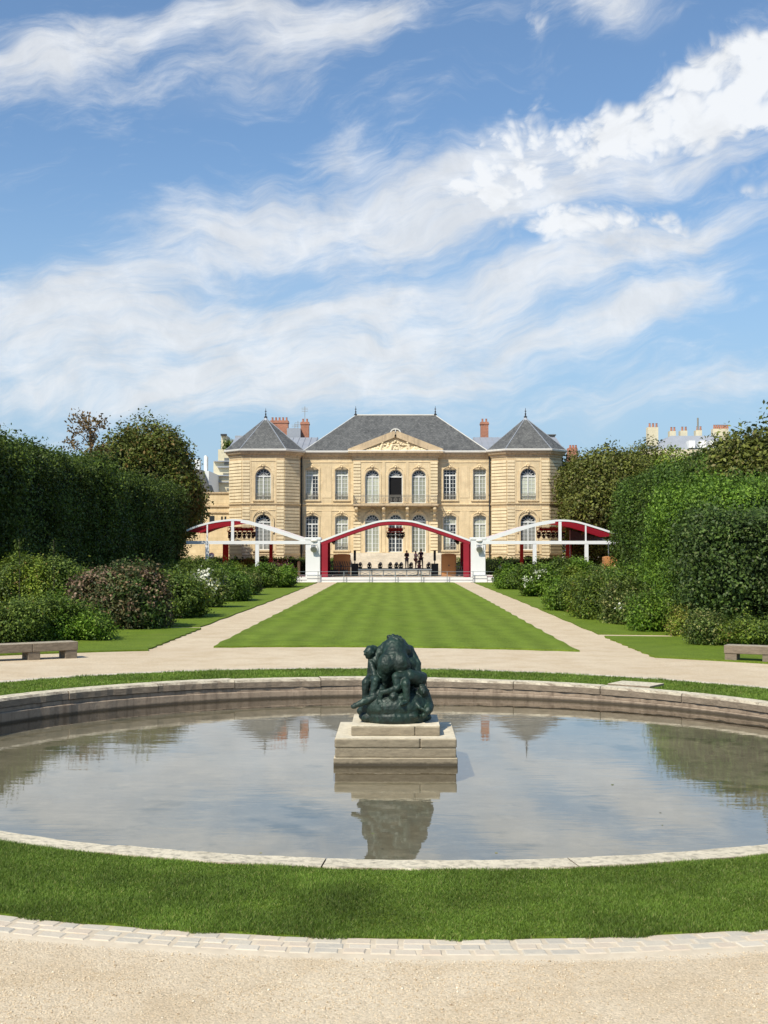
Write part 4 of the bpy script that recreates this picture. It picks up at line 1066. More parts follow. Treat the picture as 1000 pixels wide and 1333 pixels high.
for s_ in (-1, 1):
    pf = [(s_*17.75, 146), (s_*17.75, 129.35), (s_*15.95, 127.45), (s_*11.15, 127.45), (s_*9.4, 129.35), (s_*9.4, 134.5), (s_*12, 136), (s_*16, 136)]
    ev = [(s_*17.7, 133.8), (s_*17.7, 129.4), (s_*15.9, 127.5), (s_*11.2, 127.5), (s_*9.45, 129.4), (s_*9.45, 133.8), (s_*11.2, 135.6), (s_*15.9, 135.6)]
    tr = par(hip('tower_roof', ev, [(s_*13.68, 131.6, 16.75)], M['slate']))
    mb = MB()
    for (x, y) in ev[:5]: mb.bar((x, y, 13.17), (s_*13.68, 131.6, 16.77), .07, .05)
    mb.lathe([(.32, -.25), (.16, .0), (.1, .1)], (s_*13.68, 131.6, 16.75), 10)
    o = mb.build('ridge_flashing', M['zinc']); o.parent = tr
    finial(s_*13.68, 131.6, 16.8, tr)
    # low zinc link roof behind
    mb = MB(); mb.add([(s_*8.5, 130.2, 13.2), (s_*17.6, 130.2, 13.2), (s_*17.6, 137.5, 15.25), (s_*8.5, 137.5, 15.25), (s_*8.5, 137.5, 13), (s_*17.6, 137.5, 13)], [(0, 1, 2, 3), (3, 2, 5, 4)])
    for k in range(14): x = s_*(8.6+.65*k); mb.bar((x, 130.2, 13.23), (x, 137.5, 15.28), .05, .05)
    par(mb.build('link_roof', M['zinc']))
    mb = MB(); mb.box(min(s_*16.3, s_*17.6), max(s_*16.3, s_*17.6), 138, 141, 13, 15.5 if s_ > 0 else 15.2); mb.box(min(s_*16.2, s_*17.7), max(s_*16.2, s_*17.7), 137.9, 141.1, 15.5, 15.62) if s_ > 0 else None
    par(mb.build('roof_dormer', M['slate']))
    # downpipe
    mb = MB(); x = s_*9.78; mb.tube([(x, 130.3, .3), (x, 130.3, 12.9)], .075, 8)
    for z in (2.5, 5.5, 8.5, 11.5): mb.tube([(x, 130.3, z), (x, 130.3, z+.12)], .10, 8)
    par(mb.build('downpipe', M['iron']))
# chimneys
def chimney(x0, x1, y, z0, z1, pots=4):
    mb = MB(); mb.box(x0, x1, y, y+1.0, z0, z1-.3); mb.box(x0-.07, x1+.07, y-.07, y+1.07, z1-.3, z1-.16); mb.box(x0-.02, x1+.02, y-.02, y+1.02, z1-.16, z1)
    co = par(mb.build('chimney', M['brick']))
    for k in range(pots):
        m2 = MB(); xx = x0+(x1-x0)*(k+.5)/pots; m2.lathe([(.13, 0), (.11, .12), (.10, .32), (.13, .36), (.11, .38)], (xx, y+.5, z1), 10); o = m2.build('chimney_pot', M['brick']); o.parent = co
a = at(352, 546, 139); b = at(375, 546, 139); chimney(a.x, b.x, 139, 14, a.z-.1, 5)
a = at(391.6, 549, 139); b = at(402, 549, 139); chimney(a.x, b.x, 139, 14, a.z, 2)
a = at(626, 549, 139); b = at(636, 549, 139); chimney(a.x, b.x, 139, 14, a.z, 2)
mb = MB(); a = at(384, 556, 138); mb.box(a.x-.9, a.x+.6, 138.2, 140, 14.2, a.z-.1); par(mb.build('roof_stack', M['zinc']))
mb = MB()
for (px, py) in ((397, 529), (388, 548), (384, 551)):
    a = at(px, py, 139.5); mb.bar((a.x, a.y, 15), (a.x, a.y, a.z), .05); 
    for k in range(3): mb.bar((a.x-.35, a.y, a.z-.2-.18*k), (a.x+.35, a.y, a.z-.2-.18*k), .03)
par(mb.build('aerial', M['iron_grey']))
# inner back volume so nothing shows through
mb = MB(); mb.box(-17.0, 17.0, 131.2, 145, 0, 13.1); par(mb.build('rear_wall', M['limestone']))
# perron steps
mb = MB(); ns = 10
for k in range(ns):
    z1 = 1.0+(2.56-1.0)*(k+1)/ns; y0 = 122.6+.36*k; mb.box(-4.6, 4.6, y0, YP-.02 if k == ns-1 else y0+.36, 0, z1)
par(mb.build('steps', M['terrace'], bevel=.02))
for s_ in (-1, 1):
    mb = MB(); mb.box(min(s_*4.62, s_*5.1), max(s_*4.62, s_*5.1), 122.4, YP-.05, 0, 2.0); mb.box(min(s_*4.56, s_*5.16), max(s_*4.56, s_*5.16), 122.3, YP-.05, 2.0, 2.12); par(mb.build('step_parapet', M['terrace']))

# ---- low wing at the left
wing = empty('low_wing', (-20, 137, 0), label='low stone wing with flat top beside the left tower', cat='building')
yl = 137.; xa = at(246, 640, yl).x; zt = at(270, 641, yl).z
mb = MB(); mb.box(xa-12, -17.3, yl, yl+7, 0, zt); o = mb.build('wall', M['limestone']); o.parent = wing; o.location = (20, -137, 0)
mb = MB()
for z in (zt-.12, at(270, 660, yl).z, at(270, 668, yl).z): mb.box(xa-12.1, -17.3, yl-.15, yl, z, z+.16)
o = mb.build('string_course', M['cornice']); o.parent = wing; o.location = (20, -137, 0)
for (px, py, w_, h_) in ((276, 681, .55, 1.6), (289, 675, .18, .45), (293.5, 675, .18, .45), (262, 681, .5, 1.5)):
    p = at(px, py, yl); mb = MB(); mb.box(p.x-w_/2, p.x+w_/2, yl-.03, yl+.02, p.z-h_/2, p.z+h_/2); o = mb.build('window', M['pane_dark']); o.parent = wing; o.location = (20, -137, 0)

# ================================================================== NEIGHBOURING BUILDINGS
def child(mb, name, mat, root, **k):
    o = mb.build(name, mat, **k); o.parent = root; o.location = -Vector(root.location); return o
Yb = 185.
def bx(mb, px0, px1, py0, py1, Y, dpt=6, base=None):
    a = at(px0, py1, Y); b = at(px1, py0, Y); mb.box(a.x, b.x, Y, Y+dpt, base if base is not None else a.z, b.z)
e = empty('apartment_block', (at(290, 600, Yb).x, Yb, 0), label='cream stepped apartment block rising behind the left tower', cat='apartment block')
mb = MB(); bx(mb, 267, 330, 619, 640, Yb, 14, 0); bx(mb, 278, 330, 600, 621, Yb+1, 13, 0); bx(mb, 284, 330, 585, 601, Yb+2, 12, 0); bx(mb, 288, 294, 566, 590, Yb+3, 5)
child(mb, 'wall', M['plaster_pale'], e)
mb = MB(); bx(mb, 306, 335, 567, 572, Yb+5, 5); bx(mb, 300, 335, 572, 588, Yb+5, 6); child(mb, 'roof', M['zinc'], e)
for (a, b_, c_, d_, yy) in ((292, 298.5, 596, 605, .95), (290.5, 298.5, 616, 626, .95), (295, 298.5, 635.5, 638, -.05)):
    mb = MB(); bx(mb, a, b_, c_, d_, Yb+yy-.1, .12); child(mb, 'window', M['pane_grey'], e)
for (a, b_, c_, d_, yy) in ((267, 299, 626.5, 628, 0), (283, 299, 607, 608.5, 1), (267, 299, 618.2, 619.6, 0), (278, 299, 599.6, 600.8, 1), (287.2, 295, 564.8, 567, 3)):
    mb = MB(); bx(mb, a, b_, c_, d_, Yb+yy-.5, .55); child(mb, 'balcony', M['zinc'] if c_ > 566 else M['iron'], e)
def terrace_plant(px, py, w, lab):
    p = at(px, py, Yb+2.5); e2 = empty('terrace_plant', (p.x, p.y, p.z), label=lab, cat='plant', group='plants on the terraces of the apartment block')
    foliage('foliage', e2, M['leaf_mid'], (0, 0, w*.7), (w*.7, .5, w), 2, 60, 10, .3, .3, .2, 1, .1, .7)
terrace_plant(297, 588, 1.0, 'tall green plant on the top terrace of the cream apartment block')
terrace_plant(284, 628, .45, 'small green plant on the lower terrace of the cream apartment block')
e = empty('white_building', (at(262, 620, 175).x, 175, 0), label='white walled building with grey slate roof left of the apartment block', cat='building')
mb = MB(); bx(mb, 236, 272, 613, 640, 175, 12, 0); child(mb, 'wall', M['plaster_white'], e)
mb = MB(); p = [at(x_, y_, 174) for x_, y_ in ((246, 640), (274, 640), (264, 612), (254, 611))]
mb.add([tuple(q) for q in p]+[(q.x, 178, q.z) for q in p], [(0, 1, 2, 3), (1, 5, 6, 2), (3, 2, 6, 7), (0, 3, 7, 4)]); child(mb, 'roof', M['slate'], e)
for (a, b_, c_, d_) in ((253.5, 260, 599, 611), (265.5, 269.5, 594, 613)):
    mb = MB(); bx(mb, a, b_, c_, d_, 176, 1.2); bx(mb, a+.7, b_-.7, c_-1.2, c_, 176.2, .8); child(mb, 'chimney', M['plaster_white'], e)
# mansard building at right
Yc = 200.
e = empty('mansard_building', (at(900, 560, Yc).x, Yc, 0), label='distant building with zinc mansard roof and clay chimney pots above the trees', cat='building')
mb = MB(); bx(mb, 838, 960, 585, 640, Yc, 14, 0); child(mb, 'wall', M['plaster_pale'], e)
mb = MB(); a = at(848, 586, Yc); b = at(945, 586, Yc); c = at(872, 568, Yc+4); d = at(935, 568, Yc+4)
mb.add([tuple(a), tuple(b), (d.x, Yc+3, d.z), (c.x, Yc+3, c.z), (a.x, Yc+14, a.z), (b.x, Yc+14, b.z), (d.x, Yc+11, d.z), (c.x, Yc+11, c.z)], [(0, 1, 2, 3), (3, 2, 6, 7), (0, 3, 7, 4), (1, 5, 6, 2)]); child(mb, 'roof', M['zinc'], e)
for (x0_, x1_) in ((897, 905), (911, 919.5), (924, 932)):
    mb = MB(); bx(mb, x0_, x1_, 573.5, 583, Yc-.2, 4); wd = child(mb, 'dormer', M['plaster_white'], e)
for (x0_, x1_, y0_, y1_, np_) in ((843.5, 857, 556, 580, 3), (872, 880, 561, 571, 2), (886, 895, 560.5, 571, 2), (906, 914, 560, 571, 2), (928.5, 948.5, 558, 578, 7)):
    mb = MB(); bx(mb, x0_, x1_, y0_, y1_, Yc+4, 1.4); co = child(mb, 'chimney', M['plaster_pale'], e)
    for k in range(np_):
        m2 = MB(); q = at(x0_+(x1_-x0_)*(k+.5)/np_, y0_, Yc+4.6); m2.lathe([(.2, 0), (.16, .3), (.15, .55), (.2, .62)], (q.x, q.y, q.z), 8); o = m2.build('chimney_pot', M['brick']); o.parent = co
mb = MB(); q = at(908.5, 544, Yc+4.5); mb.tube([(q.x, q.y, q.z-2.6), tuple(q)], .14, 8); child(mb, 'flue', M['iron_grey'], e)
e = empty('brick_chimney_stack', tuple(at(745, 600, 165)), label='squat brick chimney stack above the trees right of the right tower', cat='chimney')
mb = MB(); bx(mb, 740, 752, 583, 600, 165, 1.6); child(mb, 'stack', M['brick'], e)
for k in range(3):
    mb = MB(); q = at(742.5+3.6*k, 583, 165.6); mb.lathe([(.16, 0), (.13, .3), (.16, .36)], tuple(q), 8); child(mb, 'chimney_pot', M['brick'], e)

# ================================================================== CANOPIES AND STAGE
YF, YR = 110., 122.
def arch_curve(pts, n=28):
    """smooth curve through control points (Catmull-Rom)"""
    P = [Vector(p) for p in pts]; P = [P[0]*2-P[1]]+P+[P[-1]*2-P[-2]]; out = []
    for i in range(1, len(P)-2):
        for k in range(n if i < len(P)-3 else n+1):
            t = k/n; a, b, c, d = P[i-1:i+3]
            out.append(.5*((2*b)+(c-a)*t+(2*a-5*b+4*c-d)*t*t+(3*b-a-3*c+d)*t*t*t))
    return out
def canopy_shell(root, pts, y0, y1, band=.30, top=.10):
    n = len(pts)
    def nm(i):
        d = pts[min(i+1, n-1)]-pts[max(i-1, 0)]; return Vector((-d.y, d.x)).normalized()
    T = [p for p in pts]
    mb = MB(); vs = []
    for y in (y0+.1, y1):
        for off in (-.06, -.10):
            for i in range(n): q = T[i]+nm(i)*off; vs.append((q.x, y, q.y))
    fs = []
    for i in range(n-1): fs += [(2*n*0+n+i, n+i+1, 3*n+i+1, 3*n+i)]
    mb.add(vs, fs); child(mb, 'lining', M['cloth'], root)
    mb = MB(); vs = []; fs = []
    for y in (y0, y0+.9):
        for off in (0.02, -.05):
            for i in range(n): q = T[i]+nm(i)*off; vs.append((q.x, y, q.y))
    for i in range(n-1): fs += [(i, i+1, 2*n+i+1, 2*n+i), (n+i, 3*n+i, 3*n+i+1, n+i+1), (i, n+i, n+i+1, i+1), (2*n+i, 2*n+i+1, 3*n+i+1, 3*n+i)]
    mb.add(vs, fs); child(mb, 'roof_flashing', M['white_paint'], root)
    return T, nm
def edge_beam(pts, nm, y0, y1, o0, o1, i0=0, i1=None):
    mb = MB(); i1 = i1 or len(pts)
    for i in range(i0, i1-1):
        a0 = pts[i]+nm(i)*o0; a1 = pts[i]+nm(i)*o1; b0 = pts[i+1]+nm(i+1)*o0; b1 = pts[i+1]+nm(i+1)*o1
        vs = [(q.x, y, q.y) for y in (y0, y1) for q in (a0, b0, b1, a1)]
        mb.add(vs, [(0, 1, 2, 3), (4, 7, 6, 5), (0, 4, 5, 1), (3, 2, 6, 7)])
    return mb
def PX(px, py, Y=YF): p = at(px, py, Y); return Vector((p.x, p.z))
# centre canopy
cc = empty('stage_canopy', (0, YF, 0), label='red lined white arched canopy over the central stage', cat='canopy')
cp = arch_curve([PX(417, 704.5), PX(450, 692), PX(485, 680.5), PX(500, 677.6), PX(515, 677), PX(530, 677.6), PX(545, 680.3), PX(580, 691.5), PX(613, 703.5)], 8)
YRC = 114.5
pts, nm = canopy_shell(cc, cp, YF, YRC)
child(edge_beam(pts, nm, YF-.05, YF+.1, -.11, .05), 'front_edge', M['white_paint'], cc)
child(edge_beam(pts, nm, YF-.02, YF+.25, -.40, -.11), 'front_beam', M['red'], cc)
child(edge_beam(pts, nm, YRC-.2, YRC, -.35, -.0), 'rear_beam', M['red'], cc)
for s_ in (-1, 1):
    x0, x1 = sorted((s_*6.45, s_*6.62)); mb = MB(); mb.box(x0, x1, YF+.16, YRC, .5, 3.42); child(mb, 'side_lining', M['red'], cc)
    x0, x1 = sorted((s_*5.95, s_*6.45)); mb = MB(); mb.box(x0, x1, YF-.01, YF+.15, .48, 3.42); child(mb, 'front_panel', M['red'], cc)
    for y in (YRC-.3,):
        mb = MB(); mb.box(x0-.05, x1, y, y+.25, .48, 3.5); child(mb, 'post', M['red'], cc)
# side canopies
for s_, nmz in ((-1, 'left'), (1, 'right')):
    if s_ < 0: ctrl = [(243, 690.5), (258, 684.5), (280, 679), (303, 676.6), (322, 678.5), (345, 685), (375, 695), (408, 706)]
    else: ctrl = [(628, 703.5), (655, 694.5), (690, 683.5), (712, 678.8), (730, 677.2), (750, 679), (775, 686), (806, 696)]
    root = empty('side_canopy', (s_*12.5, YF, 0), label='white arched side canopy with red lining in front of the %s tower' % nmz, cat='canopy', group='canopies either side of the stage')
    cp = arch_curve([PX(*q) for q in ctrl], 7)
    pts, nm = canopy_shell(root, cp, YF, YR)
    hN = len(pts)//2
    child(edge_beam(pts, nm, YF-.08, YF+.12, -.10 if s_ < 0 else -.24, .06, 0, hN+1), 'front_edge', M['white_paint'], root)
    child(edge_beam(pts, nm, YF-.08, YF+.12, -.24 if s_ < 0 else -.10, .06, hN, len(pts)), 'front_edge', M['white_paint'], root)
    child(edge_beam(pts, nm, YR-.12, YR, -.09, .03), 'rear_edge', M['white_paint'], root)
    xe = [pts[0].x, pts[-1].x]; zb = at(500, 706, YF).z
    mb = MB(); mb.box(min(xe)-.02, max(xe)-.0, YF-.1, YF+.14, zb-.16, zb+.13); child(mb, 'front_tie', M['white_paint'], root)
    mb = MB(); mb.box(min(xe), max(xe), YR-.15, YR-.03, zb-.05, zb+.1); child(mb, 'rear_tie', M['red_post'], root)
    for px, py, w_ in (((303, 678, .26) if s_ < 0 else (729, 678, .26)), ((270, 682, .12) if s_ < 0 else (762.5, 682, .12))):
        p = at(px, py, YF); mb = MB(); mb.box(p.x-w_/2, p.x+w_/2, YF-.06, YF+.08, zb+.1, p.z+.05); child(mb, 'mullion', M['white_paint'], root)
    for px in ((270, 335) if s_ < 0 else (763.5, 696)):
        p = at(px, 710, YF); mb = MB(); mb.box(p.x-.16, p.x+.16, YF-.1, YF+.14, 0, zb-.14)
        child(mb, 'post', M['white_paint'], root)
    for px in ((294, 353) if s_ < 0 else (740, 679)):
        p = at(px, 710, YR); w_ = .27 if px in (294, 740) else .16; mb = MB(); mb.box(p.x-w_, p.x+w_, YR-.2, YR+.05, 0, zb); child(mb, 'rear_post', M['red_post'], root)
# pillars
for s_, lab in ((-1, 'white square pillar between the left canopy and the stage'), (1, 'white square pillar between the right canopy and the stage')):
    xc = (at(407.5, 700, YF).x if s_ < 0 else at(622.5, 700, YF).x)
    e = empty('canopy_pillar', (xc, YF, 0), label=lab, cat='pillar', group='white pillars beside the stage')
    mb = MB(); mb.box(-.64, .64, -.06, 1.5, .48, 3.72); mb.build('shaft', M['white_paint'], e, bevel=.03)
    mb = MB(); mb.box(-.70, .70, -.12, 1.6, 3.725, 3.95); mb.build('cap', M['white_paint'], e, bevel=.03)
    mb = MB(); mb.box(-.5, .75, -.45, -.08, .0, .62); mb.build('ballast', M['white_paint'], e, bevel=.03)
    f_ = empty('floodlight', (xc+.1, YF-.2, 3.1), 0, 'grey floodlight fixed to the white pillar %s of the stage' % ('left' if s_ < 0 else 'right'), 'floodlight', 'floodlights on the white pillars')
    mb = MB(); mb.tube([(0, .1, -.05), (-.02, -.28, -.22)], [.2, .27], 14); mb.build('lamp_housing', M['steel'], f_)
    mb = MB(); mb.tube([(-.02, -.285, -.222), (-.022, -.30, -.232)], .24, 14); mb.build('lens', M['pane_grey'], f_)
    mb = MB(); mb.bar((-.28, .13, .2), (-.28, -.1, -.12), .05); mb.bar((.28, .13, .2), (.28, -.1, -.12), .05); mb.bar((-.3, .12, .22), (.3, .12, .22), .06); mb.ball((0, .1, .55), .25, 8, (1.2, .5, .5)); mb.build('bracket', M['gutter'], f_)
# base platform
e = empty('stage_platform', (0, YF, 0), label='low white platform under the canopies at the end of the lawn', cat='platform')
mb = MB(); mb.box(-9.3, 9.2, -.35, 11.8, 0, .46); mb.build('deck', M['white_paint'], e, bevel=.02)
mb = MB(); mb.box(-6.4, 6.4, .3, 11.6, .464, .47); mb.build('floor_covering', M['terrace'], e)
# stage
e = empty('black_stage', (0, 112.5, .47), label='black stage deck with steel edge and legs in front of the steps', cat='stage')
mb = MB(); mb.box(-3.35, 3.25, 0, 4.5, .50, .68); mb.build('deck', M['black'], e)
mb = MB(); mb.box(-3.36, 3.26, -.02, -.003, .55, .67); mb.build('edge_rail', M['steel'], e)
for x in np.linspace(-3.25, 3.15, 7):
    for y in (.1, 4.3): mb = MB(); mb.bar((x, y, 0), (x, y, .5), .06); mb.build('leg', M['steel'], e)
mb = MB(); 
for i in range(6): 
    x0 = -3.25+i*1.067; mb.bar((x0, .1, .05), (x0+1.05, .1, .45), .035); mb.bar((x0, .1, .45), (x0+1.05, .1, .05), .035)
mb.build('brace', M['steel'], e)
ords = ['first', 'second', 'third', 'fourth', 'fifth', 'sixth', 'seventh', 'eighth']
def spot(loc, lab, rz=0, hang=False, grp='moving spotlights along the front of the stage'):
    e = empty('spotlight', loc, rz, lab, 'spotlight', grp); s_ = -1 if hang else 1
    mb = MB(); mb.box(-.15, .15, -.13, .13, *(sorted((0, s_*.14)))); mb.build('base', M['black'], e, bevel=.02)
    mb = MB(); mb.bar((-.17, 0, s_*.14), (-.17, 0, s_*.42), .05, .1); mb.bar((.17, 0, s_*.14), (.17, 0, s_*.42), .05, .1); mb.bar((-.19, 0, s_*.15), (.19, 0, s_*.15), .05, .1); mb.build('yoke', M['black'], e)
    mb = MB(); mb.tube([(0, .12, s_*.34-.05*s_), (0, -.06, s_*.4), (.02, -.2, s_*.5)], [.11, .145, .13], 12); h = mb.build('lamp_head', M['black'], e)
    mb = MB(); mb.tube([(.02, -.2, s_*.5), (.021, -.215, s_*.508)], .11, 12); mb.build('lens', M['pane_grey'], h)
for i, px in enumerate((469, 481, 495, 508, 516, 522, 535, 558)):
    spot((at(px, 738, 112.9).x, 112.9, 1.15), '%s black spotlight from the left along the front of the stage' % ords[i], .2*random.uniform(-1, 1))
# hanging truss clusters
def truss(xc, w, z, y, lab, n, pre):
    e = empty('lighting_truss', (xc, y, z), label=lab, cat='truss', group='lighting trusses under the canopies')
    mb = MB()
    for (dy, dz_) in ((-.2, 0), (.2, 0), (-.2, .4), (.2, .4)): mb.bar((-w/2, dy, dz_), (w/2, dy, dz_), .05)
    k = int(w/.4)
    for i in range(k):
        x0 = -w/2+w*i/k; x1 = x0+w/k
        for dy in (-.2, .2): mb.bar((x0, dy, 0), (x1, dy, .4), .035)
        mb.bar((x0, -.2, 0), (x0, .2, .4), .035)
    mb.build('lattice', M['red_post'], e)
    mb = MB(); mb.box(-w/2*.8, w/2*.8, -.12, .12, .1, .36); mb.build('cable_tray', M['red'], e)
    for x in (-w/3, w/3): mb = MB(); mb.bar((x, 0, .4), (x, 0, 1.0), .04); mb.build('hanger', M['steel'], e)
    for i in range(n): spot((xc-w/2+w*(i+.5)/n, y, z-.0), pre % ords[i], random.uniform(-.5, .5), True, 'hanging spotlights under the canopies')
y_ = 115.
def tz(px, py): p = at(px, py, y_); return p
p = tz(315, 692.5); truss(p.x, 2.6, p.z, y_, 'red lighting truss hanging under the left canopy', 6, '%s hanging spotlight from the left under the left canopy')
p = tz(717, 692.5); truss(p.x, 2.6, p.z, y_, 'red lighting truss hanging under the right canopy', 6, '%s hanging spotlight from the left under the right canopy')
p = tz(515, 693); truss(p.x, 1.7, p.z, y_, 'red lighting truss hanging under the middle of the stage canopy', 4, '%s hanging spotlight from the left above the stage')
for px, s_ in ((434, 'left'), (595, 'right')):
    p = at(px, 706, 112); spot((p.x, 112, p.z+.4), 'black spotlight hung by the %s red lining of the stage canopy' % s_, .4, True, 'hanging spotlights under the canopies')
# speaker stacks
for px, s_ in ((462, 'left'), (566, 'right')):
    p = at(px, 730, 113.5); e = empty('speaker_stack', (p.x, 113.5, .47), label='black column loudspeaker on a cabinet at the %s end of the stage' % s_, cat='loudspeaker', group='column loudspeakers')
    mb = MB(); mb.box(-.32, .32, -.3, .3, 0, 1.15); mb.build('cabinet', M['black'], e, bevel=.03)
    mb = MB(); mb.tube([(0, 0, 1.15), (0, 0, 1.4)], .04, 8); mb.build('pole', M['black'], e)
    mb = MB(); mb.box(-.11, .11, -.1, .1, 1.4, 2.35); mb.build('column', M['black'], e, bevel=.02)
# plywood cabinets
def cabinet(px0, px1, pyt, pyb, Y, lab, zb):
    a = at(px0, pyt, Y); b = at(px1, pyb, Y); w_ = b.x-a.x
    e = empty('wooden_cabinet', ((a.x+b.x)/2, Y, zb), label=lab, cat='cabinet', group='orange wooden cabinets')
    mb = MB(); h = a.z-zb; mb.box(-w_/2, w_/2, 0, 1.2, 0, h-.12); mb.prism([(-w_/2, h-.12)]+[(w_/2*math.cos(PI-PI*k/8), h-.12+.12*math.sin(PI*k/8)) for k in range(1, 8)]+[(w_/2, h-.12)], .02, 1.18); mb.build('carcass', M['crate'], e, bevel=.01)
    mb = MB(); mb.box(-w_/2+.06, -.02, -.03, -.002, .05, h-.2); mb.box(.02, w_/2-.06, -.03, -.002, .05, h-.2); mb.build('door', M['crate'], e)
    mb = MB(); mb.box(-.05, .05, -.06, -.031, h*.45, h*.5); mb.build('handle', M['iron'], e)
cabinet(434, 456, 721, 745, 113, 'orange wooden cabinet on the left side of the stage', .47)
cabinet(575, 594, 720.5, 745, 113, 'orange wooden cabinet on the right side of the stage', .47)
cabinet(787, 804, 724, 742, 106, 'orange wooden cabinet under the right end of the right canopy', 0)
# chairs / equipment lump by the left cabinet: two bicycles-like trolley frames
def trolley(px, lab):
    p = at(px, 745, 112); e = empty('equipment_trolley', (p.x, 112, .47), label=lab, cat='trolley', group='equipment trolleys beside the stage')
    mb = MB(); 
    for k in range(5): mb.tube([(-.4+.2*k, 0, .15), (-.4+.2*k+.1, 0, .9), (-.4+.2*k-.05, .05, 1.35)], .035, 6)
    mb.bar((-.5, 0, .9), (.5, 0, .9), .05); mb.bar((-.5, 0, .15), (.5, 0, .15), .06); mb.build('frame', M['iron'], e)
    for x in (-.35, .35):
        mb = MB(); mb.tube([(x, -.04, .12), (x, .04, .12)], .12, 12); mb.build('wheel', M['black'], e)
    mb = MB(); mb.box(-.42, .3, -.12, .2, .22, .62); mb.build('case', M['black'], e)
trolley(436, 'dark trolley loaded with gear at the left cabinet'); trolley(449, 'dark trolley loaded with gear in front of the left cabinet, nearer the stage')
trolley(600, 'dark trolley loaded with gear at the right red wall of the stage')
# barrier
e = empty('barrier_rail', (0, YF-.7, 0), label='thin grey steel barrier running along the front of the platform', cat='barrier')
mb = MB()
for z in (.95, .66): mb.bar((-9.2, 0, z), (9.1, 0, z), .035)
mb.build('rail', M['steel'], e)
for x in np.linspace(-9.0, 9.0, 9):
    mb = MB(); mb.bar((x, 0, 0), (x, 0, .98), .06); mb.bar((x-.2, 0, .02), (x+.2, 0, .02), .05); mb.build('post', M['steel'], e)
# dark screen in right canopy, black tent
p0 = at(742, 690, 120); p1 = at(792, 705, 120)
e = empty('dark_screen', ((p0.x+p1.x)/2, 120, 0), label='dark grey fabric screen under the outer half of the right canopy', cat='screen')
mb = MB(); w_ = p1.x-p0.x; mb.add([(-w_/2, 0, p1.z), (w_/2, 0, p1.z), (w_/2*.9, 0, p1.z+.2), (-w_/2, 0, p0.z)], [(0, 1, 2, 3)]); mb.build('fabric', mat_simple('dark_grey_fabric', (.07, .08, .09), .8), e)
mb = MB(); mb.bar((-w_/2, 0, 0), (-w_/2, 0, p0.z), .08); mb.bar((w_/2, 0, 0), (w_/2, 0, p1.z+.2), .08); mb.build('pole', M['steel'], e)
# wooden post and round white lamp
p = at(389, 747, 113); mb = MB(); mb.lathe([(.13, 0), (.13, 1.75), (.05, 1.85)], n=10); o = mb.build('wooden_post', M['wood_post'], loc=(p.x, 113, .0)); tag(o, 'pale wooden post left of the left white pillar', 'post')
p = at(275.5, 722, 112); e = empty('globe_lamp', (p.x, 112, 0), label='round white globe lamp on a post under the left canopy', cat='lamp')
mb = MB(); mb.tube([(0, 0, 0), (0, 0, 2.1)], .05, 8); mb.build('post', M['iron_grey'], e); mb = MB(); mb.ball((0, 0, 2.35), .26, 12); mb.build('globe', M['white_paint'], e, smooth=True)

